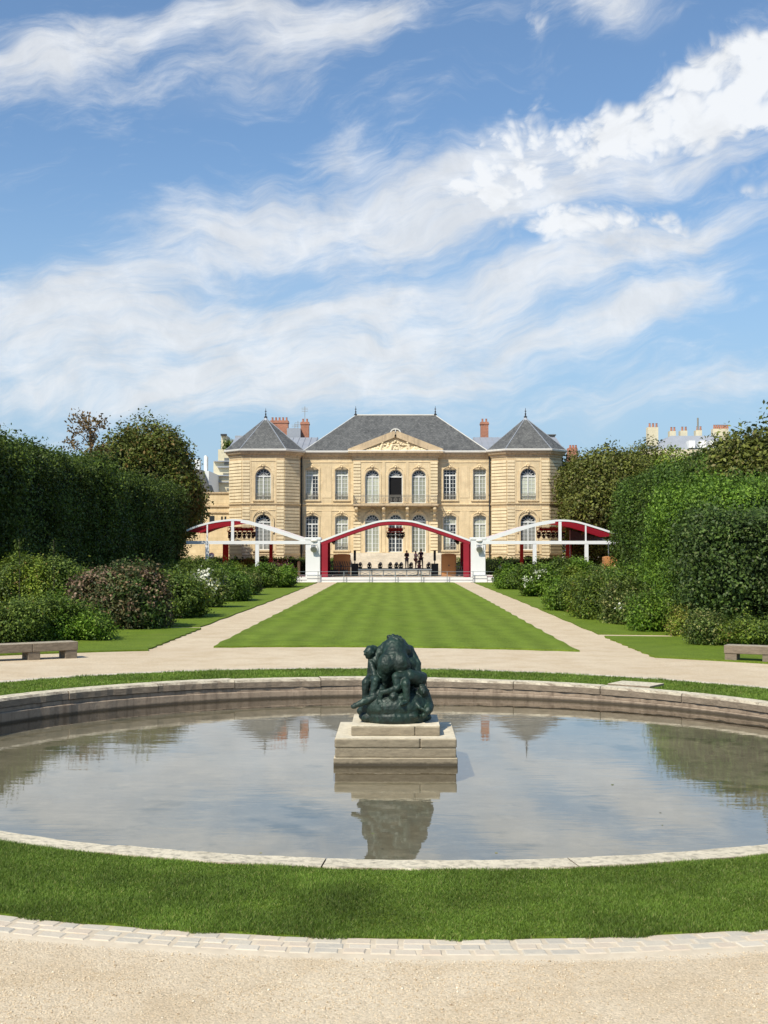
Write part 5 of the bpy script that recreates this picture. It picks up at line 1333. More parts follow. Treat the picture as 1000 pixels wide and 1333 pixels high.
# ---- people
def person(loc, rz, lab, shirt, legs, hair=(.03, .02, .015), pose='stand', h=1.74):
    e = empty('person', loc, rz, lab, 'person'); k = h/1.74
    skin = mat_simple('skin', (.42, .26, .18), .6, 0, .1)
    J = dict(pel=(0, 0, .94), sp=(0, .0, 1.12), ch=(0, .0, 1.32), nk=(0, 0, 1.48), hd=(0, -.01, 1.56), top=(0, -.01, 1.70))
    Rr = dict(pel=.13, sp=.115, ch=.14, nk=.052, hd=.075, top=.06)
    E = [('pel', 'sp'), ('sp', 'ch'), ('ch', 'nk'), ('nk', 'hd'), ('hd', 'top')]
    for s_, t in ((-1, 'L'), (1, 'R')):
        arm = {'stand': ((.23, .02, 1.16), (.25, -.06, .92)), 'fold': ((.22, .0, 1.16), (.02, -.22, 1.12)), 'reach': ((.22, -.14, 1.22), (.16, -.40, 1.20))}[pose]
        step = .10*s_ if pose != 'fold' else .03*s_
        J.update({'sh'+t: (s_*.17, 0, 1.40), 'el'+t: (s_*arm[0][0], arm[0][1], arm[0][2]), 'wr'+t: (s_*arm[1][0], arm[1][1], arm[1][2]), 'pm'+t: (s_*arm[1][0], arm[1][1]-.03, arm[1][2]-.07),
                  'hp'+t: (s_*.09, 0, .88), 'kn'+t: (s_*.11, -.03+step, .50), 'an'+t: (s_*.12, .02+step, .09), 'to'+t: (s_*.13, -.15+step, .04)})
        Rr.update({'sh'+t: .062, 'el'+t: .042, 'wr'+t: .028, 'pm'+t: .034, 'hp'+t: .095, 'kn'+t: .058, 'an'+t: .04, 'to'+t: .032})
        E += [('ch', 'sh'+t), ('sh'+t, 'el'+t), ('el'+t, 'wr'+t), ('wr'+t, 'pm'+t), ('pel', 'hp'+t), ('hp'+t, 'kn'+t), ('kn'+t, 'an'+t), ('an'+t, 'to'+t)]
        pmx = Vector(J['pm'+t])
        for f in range(5):
            dx = (-.028+.017*f); ln = (.05, .075, .08, .075, .06)[f]; nmk = 'f%s%d' % (t, f)
            J[nmk] = (pmx.x+dx*(1.6 if f == 0 else 1), pmx.y-.01, pmx.z-ln+(.02 if f == 0 else 0)); Rr[nmk] = .008; E.append(('pm'+t, nmk))
    def skinned(name, keys, edges, scale_r, mat, parent):
        me = bpy.data.meshes.new(name); idx = {q: i for i, q in enumerate(keys)}
        me.from_pydata([tuple(v*k for v in J[q]) for q in keys], [(idx[a], idx[b]) for a, b in edges], []); me.materials.append(mat)
        o = bpy.data.objects.new(name, me); col.objects.link(o); o.parent = parent
        o.modifiers.new('skin', 'SKIN').use_smooth_shade = True
        ly = me.skin_vertices[0].data if me.skin_vertices else None
        if ly is None:
            me.attributes.new
        for i, q in enumerate(keys): r = Rr[q]*k*scale_r; me.skin_vertices[0].data[i].radius = (r, r); me.skin_vertices[0].data[i].use_root = (i == 0)
        sd = o.modifiers.new('sub', 'SUBSURF'); sd.levels = 1; sd.render_levels = 1
        return o
    return e, J, Rr, E, skinned, skin, k
def make_person(*a, **kw):
    shirt = a[3]; legs = a[4]; e, J, Rr, E, skinned, skin, k = person(*a, **kw)
    def mk(name, keys, scale_r, mat):
        ks = set(keys); ed = [(a_, b_) for a_, b_ in E if a_ in ks and b_ in ks]
        bm = bmesh.new(); ly = bm.verts.layers.skin.verify(); vv = {}
        for i, q in enumerate(keys):
            v = bm.verts.new(tuple(c_*k for c_ in J[q])); r = Rr[q]*k*scale_r; v[ly].radius = (r, r); v[ly].use_root = (i == 0); vv[q] = v
        for a_, b_ in ed: bm.edges.new((vv[a_], vv[b_]))
        me = bpy.data.meshes.new(name); bm.to_mesh(me); bm.free(); me.materials.append(mat)
        o = bpy.data.objects.new(name, me); col.objects.link(o); o.parent = e
        sk = o.modifiers.new('skin', 'SKIN'); sk.use_smooth_shade = True; sd = o.modifiers.new('sub', 'SUBSURF'); sd.levels = 1; sd.render_levels = 1
        return o
    mk('body', ['pel']+[q for q in J if q != 'pel'], 1., skin)
    mk('shirt', ['pel', 'sp', 'ch', 'shL', 'shR', 'elL', 'elR'], 1.16, mat_simple('shirt', shirt, .8, 0, .2))
    mk('trousers', ['pel', 'hpL', 'hpR', 'knL', 'knR', 'anL', 'anR'], 1.18, mat_simple('trousers', legs, .8, 0, .2))
    mb = MB(); mb.ball((0, .02*k, 1.635*k), .098*k, 10, (.9, 1.02, 1.0)); mb.build('hair', mat_simple('hair', (.03, .02, .015), .7), e, smooth=True)
    mb = MB()
    mb.ball((0, -.105*k, 1.585*k), .014*k, 5); mb.ball((-.03*k, -.095*k, 1.61*k), .008*k, 5); mb.ball((.03*k, -.095*k, 1.61*k), .008*k, 5); mb.bar((-.025*k, -.093*k, 1.545*k), (.025*k, -.093*k, 1.545*k), .008*k)
    mb.build('face', mat_simple('features', (.16, .07, .05), .6), e)
    for s_ in (-1, 1):
        mb = MB(); st_ = (.10 if a[0] else .1)*s_; q = J['an'+('L' if s_ < 0 else 'R')]; mb.obox((q[0]*k, (q[1]-.07)*k, .035*k), ((1, 0, 0), (0, 1, 0), (0, 0, 1)), (.048*k, .135*k, .04*k)); mb.build('shoe', M['black'], e, bevel=.015)
def stair_z(y): 
    kk = int((y-122.6)/.36); return 1.0+1.56*(min(max(kk, -1), 9)+1)/10
sy = 122.95; sz = stair_z(sy)
make_person((at(529.5, 730, 117).x, 115.8, 1.15), .3, 'person in dark shirt and grey trousers standing alone towards the steps', (.02, .022, .03), (.16, .16, .17), pose='fold', h=1.68)
make_person((at(541.3, 730, 114).x, 114.2, 1.15), .9, 'person in a white shirt bending towards two others on the stage', (.72, .70, .66), (.25, .10, .09), pose='reach', h=1.62)
make_person((at(548.3, 730, 115).x, 115.2, 1.15), -.3, 'person in dark clothes standing behind the one in white', (.03, .03, .04), (.05, .05, .07), pose='reach', h=1.8)
make_person((at(546, 740, 113.6).x, 113.5, .62), -.9, 'person in dark top and pink trousers low at the front of the stage', (.025, .02, .03), (.40, .17, .17), pose='reach', h=1.55)
make_person((at(652.5, 745, 112).x, 112.5, .0), .5, 'person in a grey shirt standing right of the right white pillar', (.26, .28, .31), (.10, .11, .13), pose='fold', h=1.75)

# box hedges in front of the facade
def box_hedge(x0, x1, y0, y1, h, lab, n=1400):
    e = empty('box_hedge', ((x0+x1)/2, (y0+y1)/2, 0), label=lab, cat='hedge', group='box hedges below the facade')
    foliage('foliage', e, M['leaf_hedge'], (0, 0, h/2), ((x1-x0)/2, (y1-y0)/2, h/2), 9, n, 9, .14, .13, .07, 1., .06, .93, seed=x0)
box_hedge(-20, -5.4, 124.2, 125.6, 2.0, 'dark clipped box hedge below the left half of the facade')
box_hedge(5.4, 22, 124.2, 125.6, 2.0, 'dark clipped box hedge below the right half of the facade')

# ================================================================== TREES
def clipped(s, y0, y1, x0, x1, h, mat, lab, grp, n=3000, top=0., sz=.19):
    yc = (y0+y1)/2; xc = s*(x0+x1)/2
    e = empty('clipped_tree', (xc, yc, 0), label=lab, cat='tree', group=grp)
    hz = (h-.5)/2; foliage('crown', e, mat, (0, 0, .5+hz), ((x1-x0)/2, (y1-y0)/2+.35, hz), 7, n, 15, sz, .30, .55, .22, .25, .88, seed=yc, up=.35, mat2=M['leaf_mid'] if s < 0 else M['leaf_hedge'], f2=.22, sprout=top, ground=True, wild=.9)
    trunk(e, (0, 0, 0), h*.7, .22, 5, 1.6, 1.4)
ys = np.linspace(112.5, 46, 9); wordl = ['farthest', 'second farthest', 'third farthest', 'fourth farthest', 'fourth nearest', 'third nearest', 'second nearest', 'nearest']
for i in range(8):
    h = (8.35 if i < 5 else 8.2)+random.uniform(-.15, .15); nn = int(2600+ (i)*420)
    clipped(-1, ys[i+1], ys[i], 19.1+random.uniform(-.2, .2), 24.4, h, M['leaf_hedge'], '%s clipped tree of the dark row on the left' % wordl[i], 'clipped trees in the dark row on the left', nn, .25, .20 if i < 4 else .17)
for i in range(7):
    h = 8.1+random.uniform(-.25, .5)
    y1_, y0_ = np.linspace(104.5, 54, 8)[i], np.linspace(104.5, 54, 8)[i+1]
    clipped(1, y0_, y1_, 18.3+random.uniform(-.3, .3), 24, h+(.3 if i > 4 else 0), M['leaf_hedge_r'], '%s clipped tree of the green row on the right' % (['farthest', 'second farthest', 'third farthest', 'middle', 'third nearest', 'second nearest', 'nearest'][i]), 'clipped trees in the green row on the right', 2500+i*450, .3, .2 if i < 4 else .17)
def big_tree(x, y, r, top, bot, mat, lab, n=1700, grp='trees beside the mansion', sz=.3, sub=6, seed=0, trh=3.5, name='tree'):
    e = empty(name, (x, y, 0), label=lab, cat='tree', group=grp); zc = (top+bot)/2; hz = (top-bot)/2
    # one crown from several lobes
    Vs = []; Fs = []; Ms = []; nv = 0
    lobes = [((0, 0, zc), (r*.8, r*.8, hz*.9))]
    for k in range(sub):
        a = 2*PI*k/sub+random.uniform(-.4, .4); rr = r*random.uniform(.38, .55); lobes.append(((math.cos(a)*r*.48, math.sin(a)*r*.48, zc+random.uniform(-.35, .5)*hz), (rr, rr, rr*random.uniform(.75, 1.))))
    tot = None
    objs = []
    for k, (c_, hs_) in enumerate(lobes):
        o = foliage('crown', None, mat, c_, hs_, 2.1, n if k == 0 else int(n*.35), 14, sz, .42, .9, .35, .5, .82, seed=seed+k*3.1, ground=False, up=.5)
        me = o.data; v = np.empty(len(me.vertices)*3, np.float32); me.vertices.foreach_get('co', v); v = v.reshape(-1, 3)+np.array(c_)
        v[:, 2] = np.maximum(v[:, 2], .2); 
        li = np.empty(len(me.loops), np.int32); me.loops.foreach_get('vertex_index', li); lt = np.empty(len(me.polygons), np.int32); me.polygons.foreach_get('loop_total', lt)
        mi = np.empty(len(me.polygons), np.int32); me.polygons.foreach_get('material_index', mi)
        nq = (lt == 4).sum(); q = li[:nq*4].reshape(-1, 4)+nv; t = li[nq*4:].reshape(-1, 3)+nv
        Vs.append(v); Fs.append((q, t)); nv += len(v); bpy.data.objects.remove(o); bpy.data.meshes.remove(me)
    Q = np.vstack([f_[0] for f_ in Fs]); T = np.vstack([f_[1] for f_ in Fs])
    np_mesh('crown', np.vstack(Vs), [Q, T], [mat, M['core']], np.concatenate([np.zeros(len(Q)), np.ones(len(T))]), e)
    trunk(e, (0, 0, 0), max(bot+1.5, trh), .35, 6, r*.5, hz*.6)
    return e
def X(px, Y): return at(px, 700, Y).x
def Zt(py, Y): return at(500, py, Y).z
big_tree(X(196, 118), 119, 4.6, Zt(543, 118), 2.5, M['leaf_rust'], 'rounded rust tinged tree above the far end of the dark left row', 2200, seed=1)
big_tree(X(228, 124), 124, 2.6, Zt(585, 124), 2.5, M['leaf_rust'], 'smaller rust tinged tree beside the white building', 900, seed=5, sub=4)
big_tree(X(146, 112), 115, 3.3, Zt(548, 112), 3, M['leaf_rust'], 'rust and green tree between the sparse sapling and the rounded tree', 900, seed=2, sub=4)
# sparse sprig
e = empty('sparse_tree', (X(118, 108), 108, 0), label='sparse brown topped tree sticking up above the dark left row', cat='tree', group='trees beside the mansion')
mb = MB(); top_z = Zt(536, 108); mb.tube([(0, 0, 0), (.1, 0, 6), (-.1, 0, top_z-1.5)], [.22, .15, .05], 8)
tips = []
for k in range(16):
    a = random.uniform(0, 6.28); z0_ = top_z-5.6+random.uniform(0, 4.2); t_ = Vector((math.cos(a)*random.uniform(.6, 1.8), math.sin(a)*1., min(top_z, z0_+random.uniform(.8, 1.8)))); tips.append(t_); mb.tube([(0, 0, z0_-.5), tuple(t_*.55+Vector((0, 0, z0_*.45))), tuple(t_)], [.06, .04, .015], 5)
mb.build('trunk', M['bark'], e, smooth=True)
P = np.vstack([np.array(t_)+rng.normal(size=(60, 3))*.33 for t_ in tips]); V, Fq = leaf_quads(P, rng.normal(size=P.shape)+np.array([0, -.3, .6]), .27, .6); np_mesh('crown', V, Fq, M['leaf_brown'], None, e)
big_tree(X(795, 122), 124, 5.2, Zt(573, 122), .8, M['leaf_olive'], 'broad olive green tree right behind the right canopy', 2600, seed=7, sub=7)
big_tree(X(757, 127), 131, 2.9, Zt(583, 127), 1.5, M['leaf_olive'], 'narrower olive green tree touching the right tower', 1200, seed=9, sub=5)
big_tree(X(848, 133), 136, 4.2, Zt(568, 133), 1.5, M['leaf_olive'], 'olive green tree below the leftmost pale chimney', 1400, seed=11)
big_tree(X(882, 130), 131, 3.4, Zt(582, 130), 1.5, M['leaf_lime'], 'yellow green tree below the zinc mansard roof', 1300, seed=13)
big_tree(X(925, 120), 120, 3.6, Zt(592, 120), 1.5, M['leaf_mid'], 'mid green tree under the rightmost pale chimney', 1300, seed=14)
big_tree(X(1010, 60), 60, 3.0, Zt(556, 60), 1.5, M['leaf_olive'], 'tall loose tree rising over the near end of the green row', 1600, seed=17, sz=.24)
big_tree(X(1062, 78), 78, 4., Zt(538, 78), 2., M['leaf_mid'], 'tall tree at the right edge behind the green row', 1500, seed=19, sz=.24)
# backing trees so that the far view is closed from the side too
for k, (x, y, r_, t_) in enumerate(((-34, 128, 5, 12), (-44, 120, 6, 13), (34, 128, 5.5, 12.5), (44, 122, 6, 13), (-30, 150, 5, 12), (32, 152, 5, 12.5))):
    big_tree(x, y, r_, t_, 1.5, M['leaf_hedge_r'], '%s dense tree behind the %s row of clipped trees' % (['inner', 'outer', 'inner', 'outer', 'rearmost', 'rearmost'][k], 'left' if x < 0 else 'right'), 700, grp='dense trees behind the rows', seed=30+k, sz=.4, sub=4)

# nearer masses at the right
e = empty('large_shrub', (X(880, 50)+4.9, 51.5, 0), label='tall light green shrub clipped into a block in front of the right row', cat='shrub')
hh = Zt(612, 50); foliage('foliage', e, M['leaf_block'], (0, 0, hh/2-.2), (5.3, 4.0, hh/2-.2), 5, 8200, 15, .125, .20, .45, .5, .22, .9, seed=3, sprout=.35, mat2=M['leaf_hedge_r'], f2=.18, wild=.9, up=.3)
trunk(e, (0, 0, 0), 3.5, .15, 5, 1.5, 1.)
e = empty('magnolia_shrub', (X(965, 42)+.5, 42, 0), label='dark glossy broad leaved shrub in front of the tall light green one', cat='shrub')
hh = Zt(668, 41); foliage('foliage', e, M['leaf_dark'], (0, 0, hh/2), (2.6, 2.2, hh/2), 2.8, 3400, 15, .125, .19, .5, .7, .3, .86, seed=8, wild=.9)
trunk(e, (0, 0, 0), 2.4, .1, 5, 1.2, .9)
e = empty('magnolia_shrub', (X(1030, 45), 44, 0), label='second dark glossy shrub at the right edge behind the stone bench', cat='shrub')
foliage('foliage', e, M['leaf_dark'], (0, 0, 2.1), (2.4, 2.4, 2.1), 2.8, 2400, 14, .13, .2, .5, .7, .3, .86, seed=12, wild=.9)
trunk(e, (0, 0, 0), 2.4, .1, 5, 1.2, .9)

# ------------------------------------------------------------------ shrub borders, each shrub measured from the photograph
def shrub(px0, px1, pyt, pyb, mat, lab, dep=None, n=700, sz=.11, fl=None, seed=0, p=2.3, lump=.42, back=0., sprout=0, rc=.16, name='shrub', fn=26, fs=.11, asp=.55, m2=None, heads=0):
    b = on((px0+px1)/2, pyb); Y = b.y+back; W = (px1-px0)/F*Y; H = at((px0+px1)/2, pyt, Y).z-b.z
    dep = dep or W*.55; rx = W/2; ry = dep
    zg = float(gz(b.x, Y)); xc = at((px0+px1)/2, pyb, Y).x
    e = empty(name, (xc, Y+ry*.85, zg), label=lab, cat='shrub', group='shrubs in the %s border' % ('left' if b.x < 0 else 'right'))
    hz = max(H-(.28 if H > 1 else .05), .3)/2
    foliage('foliage', e, M[mat], (0, 0, hz), (rx*.98, ry, hz), p, int(n*1.1), 14, sz*1.12, rc, lump*1.2, .9, .22, .74, seed=seed+px0, sprout=sprout or .22, mat2=M[m2] if m2 else M[{'leaf_mid': 'leaf_lime', 'leaf_bright': 'leaf_mid', 'leaf_lime': 'leaf_mid', 'leaf_mauve': 'leaf_mid', 'leaf_pale': 'leaf_mid', 'leaf_yellow': 'leaf_lime', 'leaf_dark': 'leaf_mid', 'leaf_hedge_r': 'leaf_bright', 'leaf_hedge': 'leaf_mid', 'leaf_orange': 'leaf_mid'}[mat]], f2=.28)
    if fl: flowers(e, M[fl], (0, 0, hz), (rx, ry, hz), int(fn*2.2), fs*1.15, True)
    if heads: flowers(e, M['heads'], (0, 0, hz), (rx, ry, hz), heads, .14, True, 3.)
    return e
# left border, near to far
shrub(-40, 60, 796, 838, 'leaf_mid', 'low green shrub right behind the left stone bench', 1., 1500, .075, seed=1, p=3.2, rc=.11)
shrub(45, 134, 797, 836, 'leaf_bright', 'low bright green shrub at the right end of the left stone bench', .9, 1500, .075, seed=2, p=3.2, rc=.11)
shrub(-30, 98, 728, 814, 'leaf_lime', 'large lime green shrub with upright tips behind the left bench', 1.6, 3600, .095, seed=3, p=2.6, back=2.2, sprout=.25, rc=.15, lump=.4)
shrub(86, 200, 737, 820, 'leaf_mauve', 'large bronze leaved shrub with drooping pinkish brown clusters', 1.25, 3600, .10, seed=4, p=3., lump=.35, asp=.7, heads=230, m2='leaf_dark')
for px, t in ((25, 'left'), (70, 'right')):
    e = empty('tall_stem', (X(px, 44.5), 44.5, float(gz(X(px, 42.5), 42.5))), label='%s tall leafy stem rising above the lime green shrub' % t, cat='plant', group='tall stems above the lime shrub')
    zt_ = Zt(707, 44.5); mb = MB(); mb.tube([(0, 0, 0), (.03, 0, zt_*.6), (0, 0, zt_)], .008, 6); mb.build('stem', M['bark'], e)
    P = np.stack([rng.normal(size=150)*.10, rng.normal(size=150)*.12, rng.uniform(zt_-1.3, zt_+.05, 150)], 1); V, Fq = leaf_quads(P, rng.normal(size=P.shape)+np.array([0, 0, 1.]), .13, .4); np_mesh('foliage', V, Fq, M['leaf_mid'], None, e)
shrub(178, 207, 766, 815, 'leaf_mid', 'small shrub with white flower heads against the bronze shrub', .5, 500, .09, 'petal', 5, fn=26, fs=.10)
shrub(180, 250, 756, 806, 'leaf_mid', 'dense olive green shrub with flat top beyond the white flowers', 1.6, 2600, .10, seed=6, p=3.4)
shrub(165, 222, 734, 768, 'leaf_mauve', 'dull brownish shrub behind the dense olive green one', 1.4, 900, .12, seed=7, back=9)
shrub(244, 290, 742, 792, 'leaf_pale', 'pale green shrub covered in cream white flower panicles', .9, 1100, .10, 'petal', 8, fn=80, fs=.17)
shrub(200, 300, 731, 775, 'leaf_mid', 'wide feathery green shrub behind the cream flowered one', 2.4, 2600, .12, seed=9, back=9, p=2.6)
shrub(268, 318, 740, 784, 'leaf_hedge_r', 'dark green rounded shrub beside the cream flowered one', 1.7, 1600, .11, seed=10, p=2.8)
shrub(308, 334, 744, 776, 'leaf_pale', 'small pale leaved shrub between the dark and the bright one', 1.2, 700, .11, seed=11)
shrub(322, 380, 737, 766, 'leaf_bright', 'bright green shrub nearest the left end of the platform', 2.4, 1900, .14, seed=12, p=2.8)
shrub(345, 380, 731, 757, 'leaf_pale', 'cream flowering shrub behind the bright green one by the platform', 1.3, 700, .14, 'petal', 13, back=2, fn=60, fs=.2)
shrub(300, 345, 733, 758, 'leaf_mid', 'mid green shrub below the left canopy post', 2.2, 900, .15, seed=14, back=3)
shrub(250, 300, 727, 752, 'leaf_mid', 'tall green shrub at the foot of the leftmost canopy post', 2.2, 900, .15, seed=15, back=2)
shrub(120, 205, 724, 752, 'leaf_hedge', 'dark shrub strip at the foot of the dark left row', 2., 1000, .15, seed=16, back=2, p=3)
# right border, far to near
shrub(648, 694, 740, 768, 'leaf_bright', 'bright green shrub next to the right end of the platform', 2.2, 1500, .13, seed=21, p=2.7)
shrub(680, 716, 719, 752, 'leaf_dark', 'dark round shrub under the right canopy', 1.6, 1000, .14, seed=22, back=3)
shrub(680, 724, 738, 778, 'leaf_bright', 'leafy green shrub dotted with a few white flowers', 1.6, 1500, .12, 'petal', 23, fn=16, fs=.11)
shrub(714, 778, 728, 775, 'leaf_bright', 'tallest bright green shrub below the right canopy post', 2.2, 2200, .13, seed=24, back=4)
shrub(718, 778, 750, 797, 'leaf_bright', 'feathery bright green shrub at the edge of the right turf strip', 1.5, 2200, .10, seed=25, p=2.5)
shrub(755, 820, 752, 808, 'leaf_lime', 'yellowish olive shrub with fine twigs', 1.5, 2400, .09, seed=26)
shrub(770, 836, 736, 785, 'leaf_mid', 'rose bush with pale yellow flowers', 1.7, 1600, .11, 'petal_y', 27, back=5, fn=16, fs=.13)
shrub(805, 852, 762, 815, 'leaf_pale', 'pale edged shrub with one large white flower head', 1.1, 1700, .10, 'petal', 28, fn=5, fs=.14)
shrub(828, 888, 772, 824, 'leaf_bright', 'fresh green mounded shrub left of the yellow one', 1.1, 2200, .085, seed=29, p=2.5)
shrub(850, 905, 748, 795, 'leaf_pale', 'pale olive shrub behind the fresh green mound', 1.2, 1300, .10, seed=30, back=3)
shrub(832, 880, 716, 765, 'leaf_orange', 'orange brown turning shrub in the right border', 1.1, 900, .12, seed=31, back=9)
shrub(812, 850, 728, 765, 'leaf_mid', 'green shrub left of the orange turning one', 1.4, 900, .13, seed=32, back=8)
shrub(877, 914, 783, 829, 'leaf_yellow', 'small yellow leaved shrub in the right border', .6, 1100, .075, seed=33)
shrub(903, 958, 806, 842, 'leaf_pale', 'low olive shrub left of the right stone bench', .8, 1500, .07, seed=34, rc=.1)
shrub(950, 1040, 812, 846, 'leaf_mid', 'low green shrub right behind the right stone bench', .8, 1700, .07, seed=35, rc=.1)

for px0_, px1_, t_, b_, mt, lb in ((-20, 60, 716, 786, 'leaf_mid', 'green filler shrub behind the lime green one'), (90, 150, 728, 775, 'leaf_lime', 'yellow green shrub behind the bronze leaved one'), (215, 262, 733, 765, 'leaf_bright', 'bright shrub behind the dense olive green one'),
        (150, 190, 728, 760, 'leaf_bright', 'fresh green shrub in front of the dark left row'), (290, 325, 735, 765, 'leaf_lime', 'light green shrub squeezed between the dark round one and the platform')):
    shrub(px0_, px1_, t_, b_, mt, lb, n=1000, sz=.13, seed=px0_+60, back=5, lump=.6)
for px0_, px1_, t_, b_, mt, lb in ((690, 725, 733, 765, 'leaf_mid', 'mid green filler shrub behind the leafy one with white flowers'), (740, 775, 740, 778, 'leaf_lime', 'light green filler shrub behind the feathery bright one'), (795, 840, 745, 795, 'leaf_bright', 'bright filler shrub beside the pale edged one'),
        (850, 890, 738, 790, 'leaf_mid', 'mid green filler shrub below the orange turning one'), (890, 935, 770, 815, 'leaf_bright', 'bright filler shrub behind the small yellow one')):
    shrub(px0_, px1_, t_, b_, mt, lb, n=1000, sz=.12, seed=px0_, back=3, lump=.6)

# ================================================================== SKY, SUN
SUN_AZ = 33; SUN_EL = 48       # azimuth: degrees left of straight behind the camera
sd = Vector((-math.sin(R(SUN_AZ))*math.cos(R(SUN_EL)), -math.cos(R(SUN_AZ))*math.cos(R(SUN_EL)), math.sin(R(SUN_EL))))
sl = bpy.data.lights.new('sun', 'SUN'); sl.energy = 4.9; sl.angle = R(.53); sl.color = (1., .93, .80)
so = bpy.data.objects.new('sun', sl); col.objects.link(so); so.rotation_euler = sd.to_track_quat('Z', 'Y').to_euler()
world = bpy.data.worlds.new('World'); scene.world = world; world.use_nodes = True
nt = world.node_tree; nt.nodes.clear()
wo = nt.nodes.new('ShaderNodeOutputWorld'); bg = nt.nodes.new('ShaderNodeBackground'); nt.links.new(bg.outputs[0], wo.inputs[0])
sky = nt.nodes.new('ShaderNodeTexSky'); sky.sky_type = 'NISHITA'; sky.sun_disc = False
sky.sun_elevation = R(SUN_EL); sky.sun_rotation = math.atan2(sd.x, sd.y); sky.air_density = 1.0; sky.dust_density = .7; sky.ozone_density = 1.6
STR = .13
bg.inputs['Strength'].default_value = STR
tc = nt.nodes.new('ShaderNodeTexCoord'); sp = nt.nodes.new('ShaderNodeSeparateXYZ'); nt.links.new(tc.outputs['Generated'], sp.inputs[0])
m = lambda op, a, b=None, c=None, cl=False: math_(nt, op, a, b, c, cl)
az = m('ARCTAN2', sp.outputs[0], sp.outputs[1]); el = m('ARCSINE', sp.outputs[2])
def comb(x, y, z=0.):
    n = nt.nodes.new('ShaderNodeCombineXYZ')
    for i, v in enumerate((x, y, z)):
        if isinstance(v, (int, float)): n.inputs[i].default_value = v
        else: nt.links.new(v, n.inputs[i])
    return n.outputs[0]
def nz(vec, scale, det, rough, dist=0.):
    n = nt.nodes.new('ShaderNodeTexNoise'); n.inputs['Scale'].default_value = scale; n.inputs['Detail'].default_value = det; n.inputs['Roughness'].default_value = rough; n.inputs['Distortion'].default_value = dist
    nt.links.new(vec, n.inputs['Vector']); return n.outputs['Fac']
def sm(a, b, x):
    n = nt.nodes.new('ShaderNodeMapRange'); n.interpolation_type = 'SMOOTHSTEP'; n.inputs[1].default_value = a; n.inputs[2].default_value = b; nt.links.new(x, n.inputs[0]); return n.outputs[0]
warp = m('MULTIPLY_ADD', nz(comb(az, el), 7, 3, .5), .10, -.05)
wx = m('ADD', az, warp); wy = m('ADD', el, m('MULTIPLY_ADD', nz(comb(az, el, 3.), 7, 3, .5), .10, -.05))
def rotc(th, sx, sy):
    c_, s_ = math.cos(th), math.sin(th)
    u = m('MULTIPLY', m('ADD', m('MULTIPLY', wx, c_), m('MULTIPLY', wy, s_)), sx); v = m('MULTIPLY', m('ADD', m('MULTIPLY', wx, -s_), m('MULTIPLY', wy, c_)), sy); return comb(u, v)
def ell(px, py, lx, ly, deg, amp):
    """a soft elongated cloud region given by azimuth and elevation"""
    a0 = math.atan((px-515)/F); e0 = math.atan((718-py)/F); th = R(deg); lx /= F; ly /= F
    dx = m('SUBTRACT', wx, a0); dy = m('SUBTRACT', wy, e0)
    u = m('DIVIDE', m('ADD', m('MULTIPLY', dx, math.cos(th)), m('MULTIPLY', dy, math.sin(th))), lx)
    v = m('DIVIDE', m('ADD', m('MULTIPLY', dx, -math.sin(th)), m('MULTIPLY', dy, math.cos(th))), ly)
    q = m('ADD', m('MULTIPLY', u, u), m('MULTIPLY', v, v)); return m('MULTIPLY', m('EXPONENT', m('MULTIPLY', q, -1.)), amp)
def msum(L):
    s_ = L[0]
    for x_ in L[1:]: s_ = m('ADD', s_, x_)
    return s_
wisp = msum([ell(160, 55, 210, 32, 15, .8), ell(430, 18, 170, 26, 4, .85), ell(40, 120, 120, 60, 15, .45), ell(330, 110, 170, 45, 22, .35), ell(670, 185, 150, 60, 18, .65),
             ell(430, 300, 190, 48, 4, .9), ell(80, 390, 150, 36, 14, .75), ell(330, 415, 260, 48, 6, .75), ell(150, 470, 300, 60, 0, .85), ell(620, 385, 240, 34, 12, .9), ell(830, 330, 220, 28, 12, .9),
             ell(860, 405, 220, 24, 20, .75), ell(540, 455, 320, 46, 6, .75), ell(350, 520, 420, 44, 0, .6), ell(810, 12, 100, 32, -14, .8), ell(900, 515, 220, 30, 10, .6),
             ell(440, 192, 50, 24, -10, .55), ell(850, 225, 190, 40, 12, .9), ell(620, 245, 190, 50, 14, .75), ell(240, 290, 200, 60, 10, .38), ell(330, 90, 300, 50, 12, .22)])
puff = msum([ell(880, 155, 160, 56, 16, .92), ell(985, 115, 95, 62, 17, .8), ell(780, 170, 50, 40, 8, .5), ell(640, 190, 120, 40, 18, .40),
             ell(570, 265, 110, 36, 16, .56), ell(660, 240, 60, 50, 30, .5), ell(720, 305, 85, 40, -6, .60), ell(840, 300, 120, 30, 8, .62), ell(690, 20, 30, 34, 60, .55), ell(680, 120, 60, 40, 30, .45), ell(1010, 250, 50, 60, 10, .5)])
wisp = m('MINIMUM', wisp, 1.); puff = m('MINIMUM', puff, 1.)
n_w = nz(rotc(R(13), 6., 24.), 1., 8, .66, .35); n_w2 = nz(rotc(R(5), 22., 95.), 1., 5, .65, .3)
n_p = nz(rotc(R(18), 17., 24.), 1., 9, .66, .25)
vo = nt.nodes.new('ShaderNodeTexVoronoi'); vo.feature = 'F1'; vo.inputs['Scale'].default_value = 38.; vo.inputs['Detail'].default_value = 2.; vo.inputs['Roughness'].default_value = .6
nt.links.new(comb(m('MULTIPLY_ADD', n_p, .02, wx), m('MULTIPLY_ADD', n_p, .02, wy), 2.), vo.inputs['Vector']); bil = m('SUBTRACT', 1., vo.outputs['Distance'])
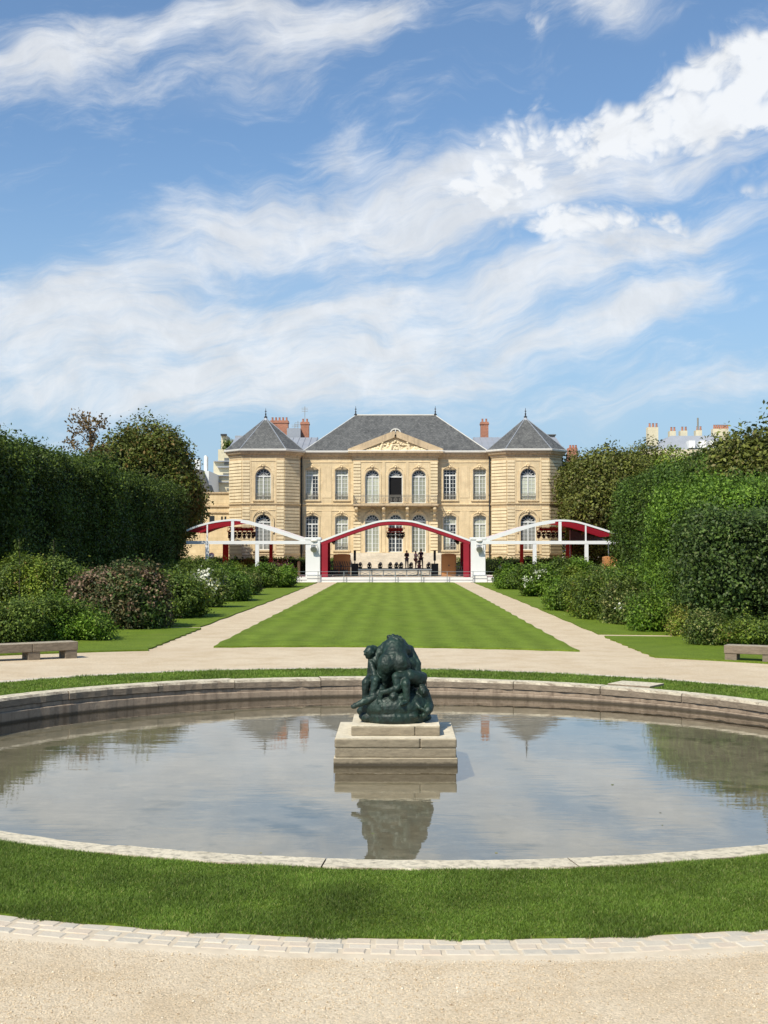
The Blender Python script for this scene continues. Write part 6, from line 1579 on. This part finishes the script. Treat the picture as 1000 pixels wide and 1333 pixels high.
nw = m('MULTIPLY_ADD', m('ADD', m('MULTIPLY', n_w, .7), m('MULTIPLY', n_w2, .3)), 2.3, -.65)
dw = m('ADD', m('MULTIPLY', sm(.58, 1.34, m('MULTIPLY_ADD', wisp, .66, nw)), .82), m('MULTIPLY', sm(.25, 1., wisp), .18))
npp = m('MULTIPLY_ADD', m('ADD', m('MULTIPLY', n_p, .62), m('MULTIPLY', bil, .30)), 2.4, -.62)
pd = m('MULTIPLY_ADD', puff, 1.25, npp)
dp_ = m('MULTIPLY', sm(.55, 1.30, pd), sm(.10, .6, puff)); dsoft = sm(.80, 1.5, m('MULTIPLY_ADD', puff, .8, nw))
haze = sm(.34, .0, el)
cloud = m('MAXIMUM', m('MULTIPLY', dw, .86), m('MAXIMUM', m('MULTIPLY', dp_, .96), m('MULTIPLY', dsoft, .75)))
core_ = sm(.85, 1.4, pd)
shade = m('ADD', m('MULTIPLY_ADD', nz(comb(wx, m('ADD', wy, .008), 9.), 22., 7, .64, .3), .56, .64), m('MULTIPLY', core_, .12))
shade = m('MINIMUM', shade, 1.03)
white = nt.nodes.new('ShaderNodeVectorMath'); white.operation = 'SCALE'; white.inputs[0].default_value = (.90/STR, .925/STR, .955/STR); nt.links.new(shade, white.inputs['Scale'])
tint = mixc(nt, 1., sky.outputs[0], (.76, .98, 1.13), 'MULTIPLY')
tint = mixc(nt, .06, tint, (.60/STR, .66/STR, .72/STR))
hz_ = mixc(nt, m('MULTIPLY', haze, .86), tint, (.40/STR, .56/STR, .735/STR))
fin_ = mixc(nt, cloud, hz_, white.outputs[0])
nt.links.new(fin_, bg.inputs['Color'])
world.cycles.sampling_method = 'MANUAL'; world.cycles.sample_map_resolution = 512

scene.view_settings.view_transform = 'Standard'; scene.view_settings.look = 'None'; scene.view_settings.exposure = 0; scene.view_settings.gamma = 1
scene.render.engine = 'CYCLES'
cy = scene.cycles; cy.max_bounces = 5; cy.diffuse_bounces = 2; cy.glossy_bounces = 3; cy.transparent_max_bounces = 6; cy.transmission_bounces = 3; cy.caustics_reflective = False; cy.caustics_refractive = False
cy.use_denoising = True
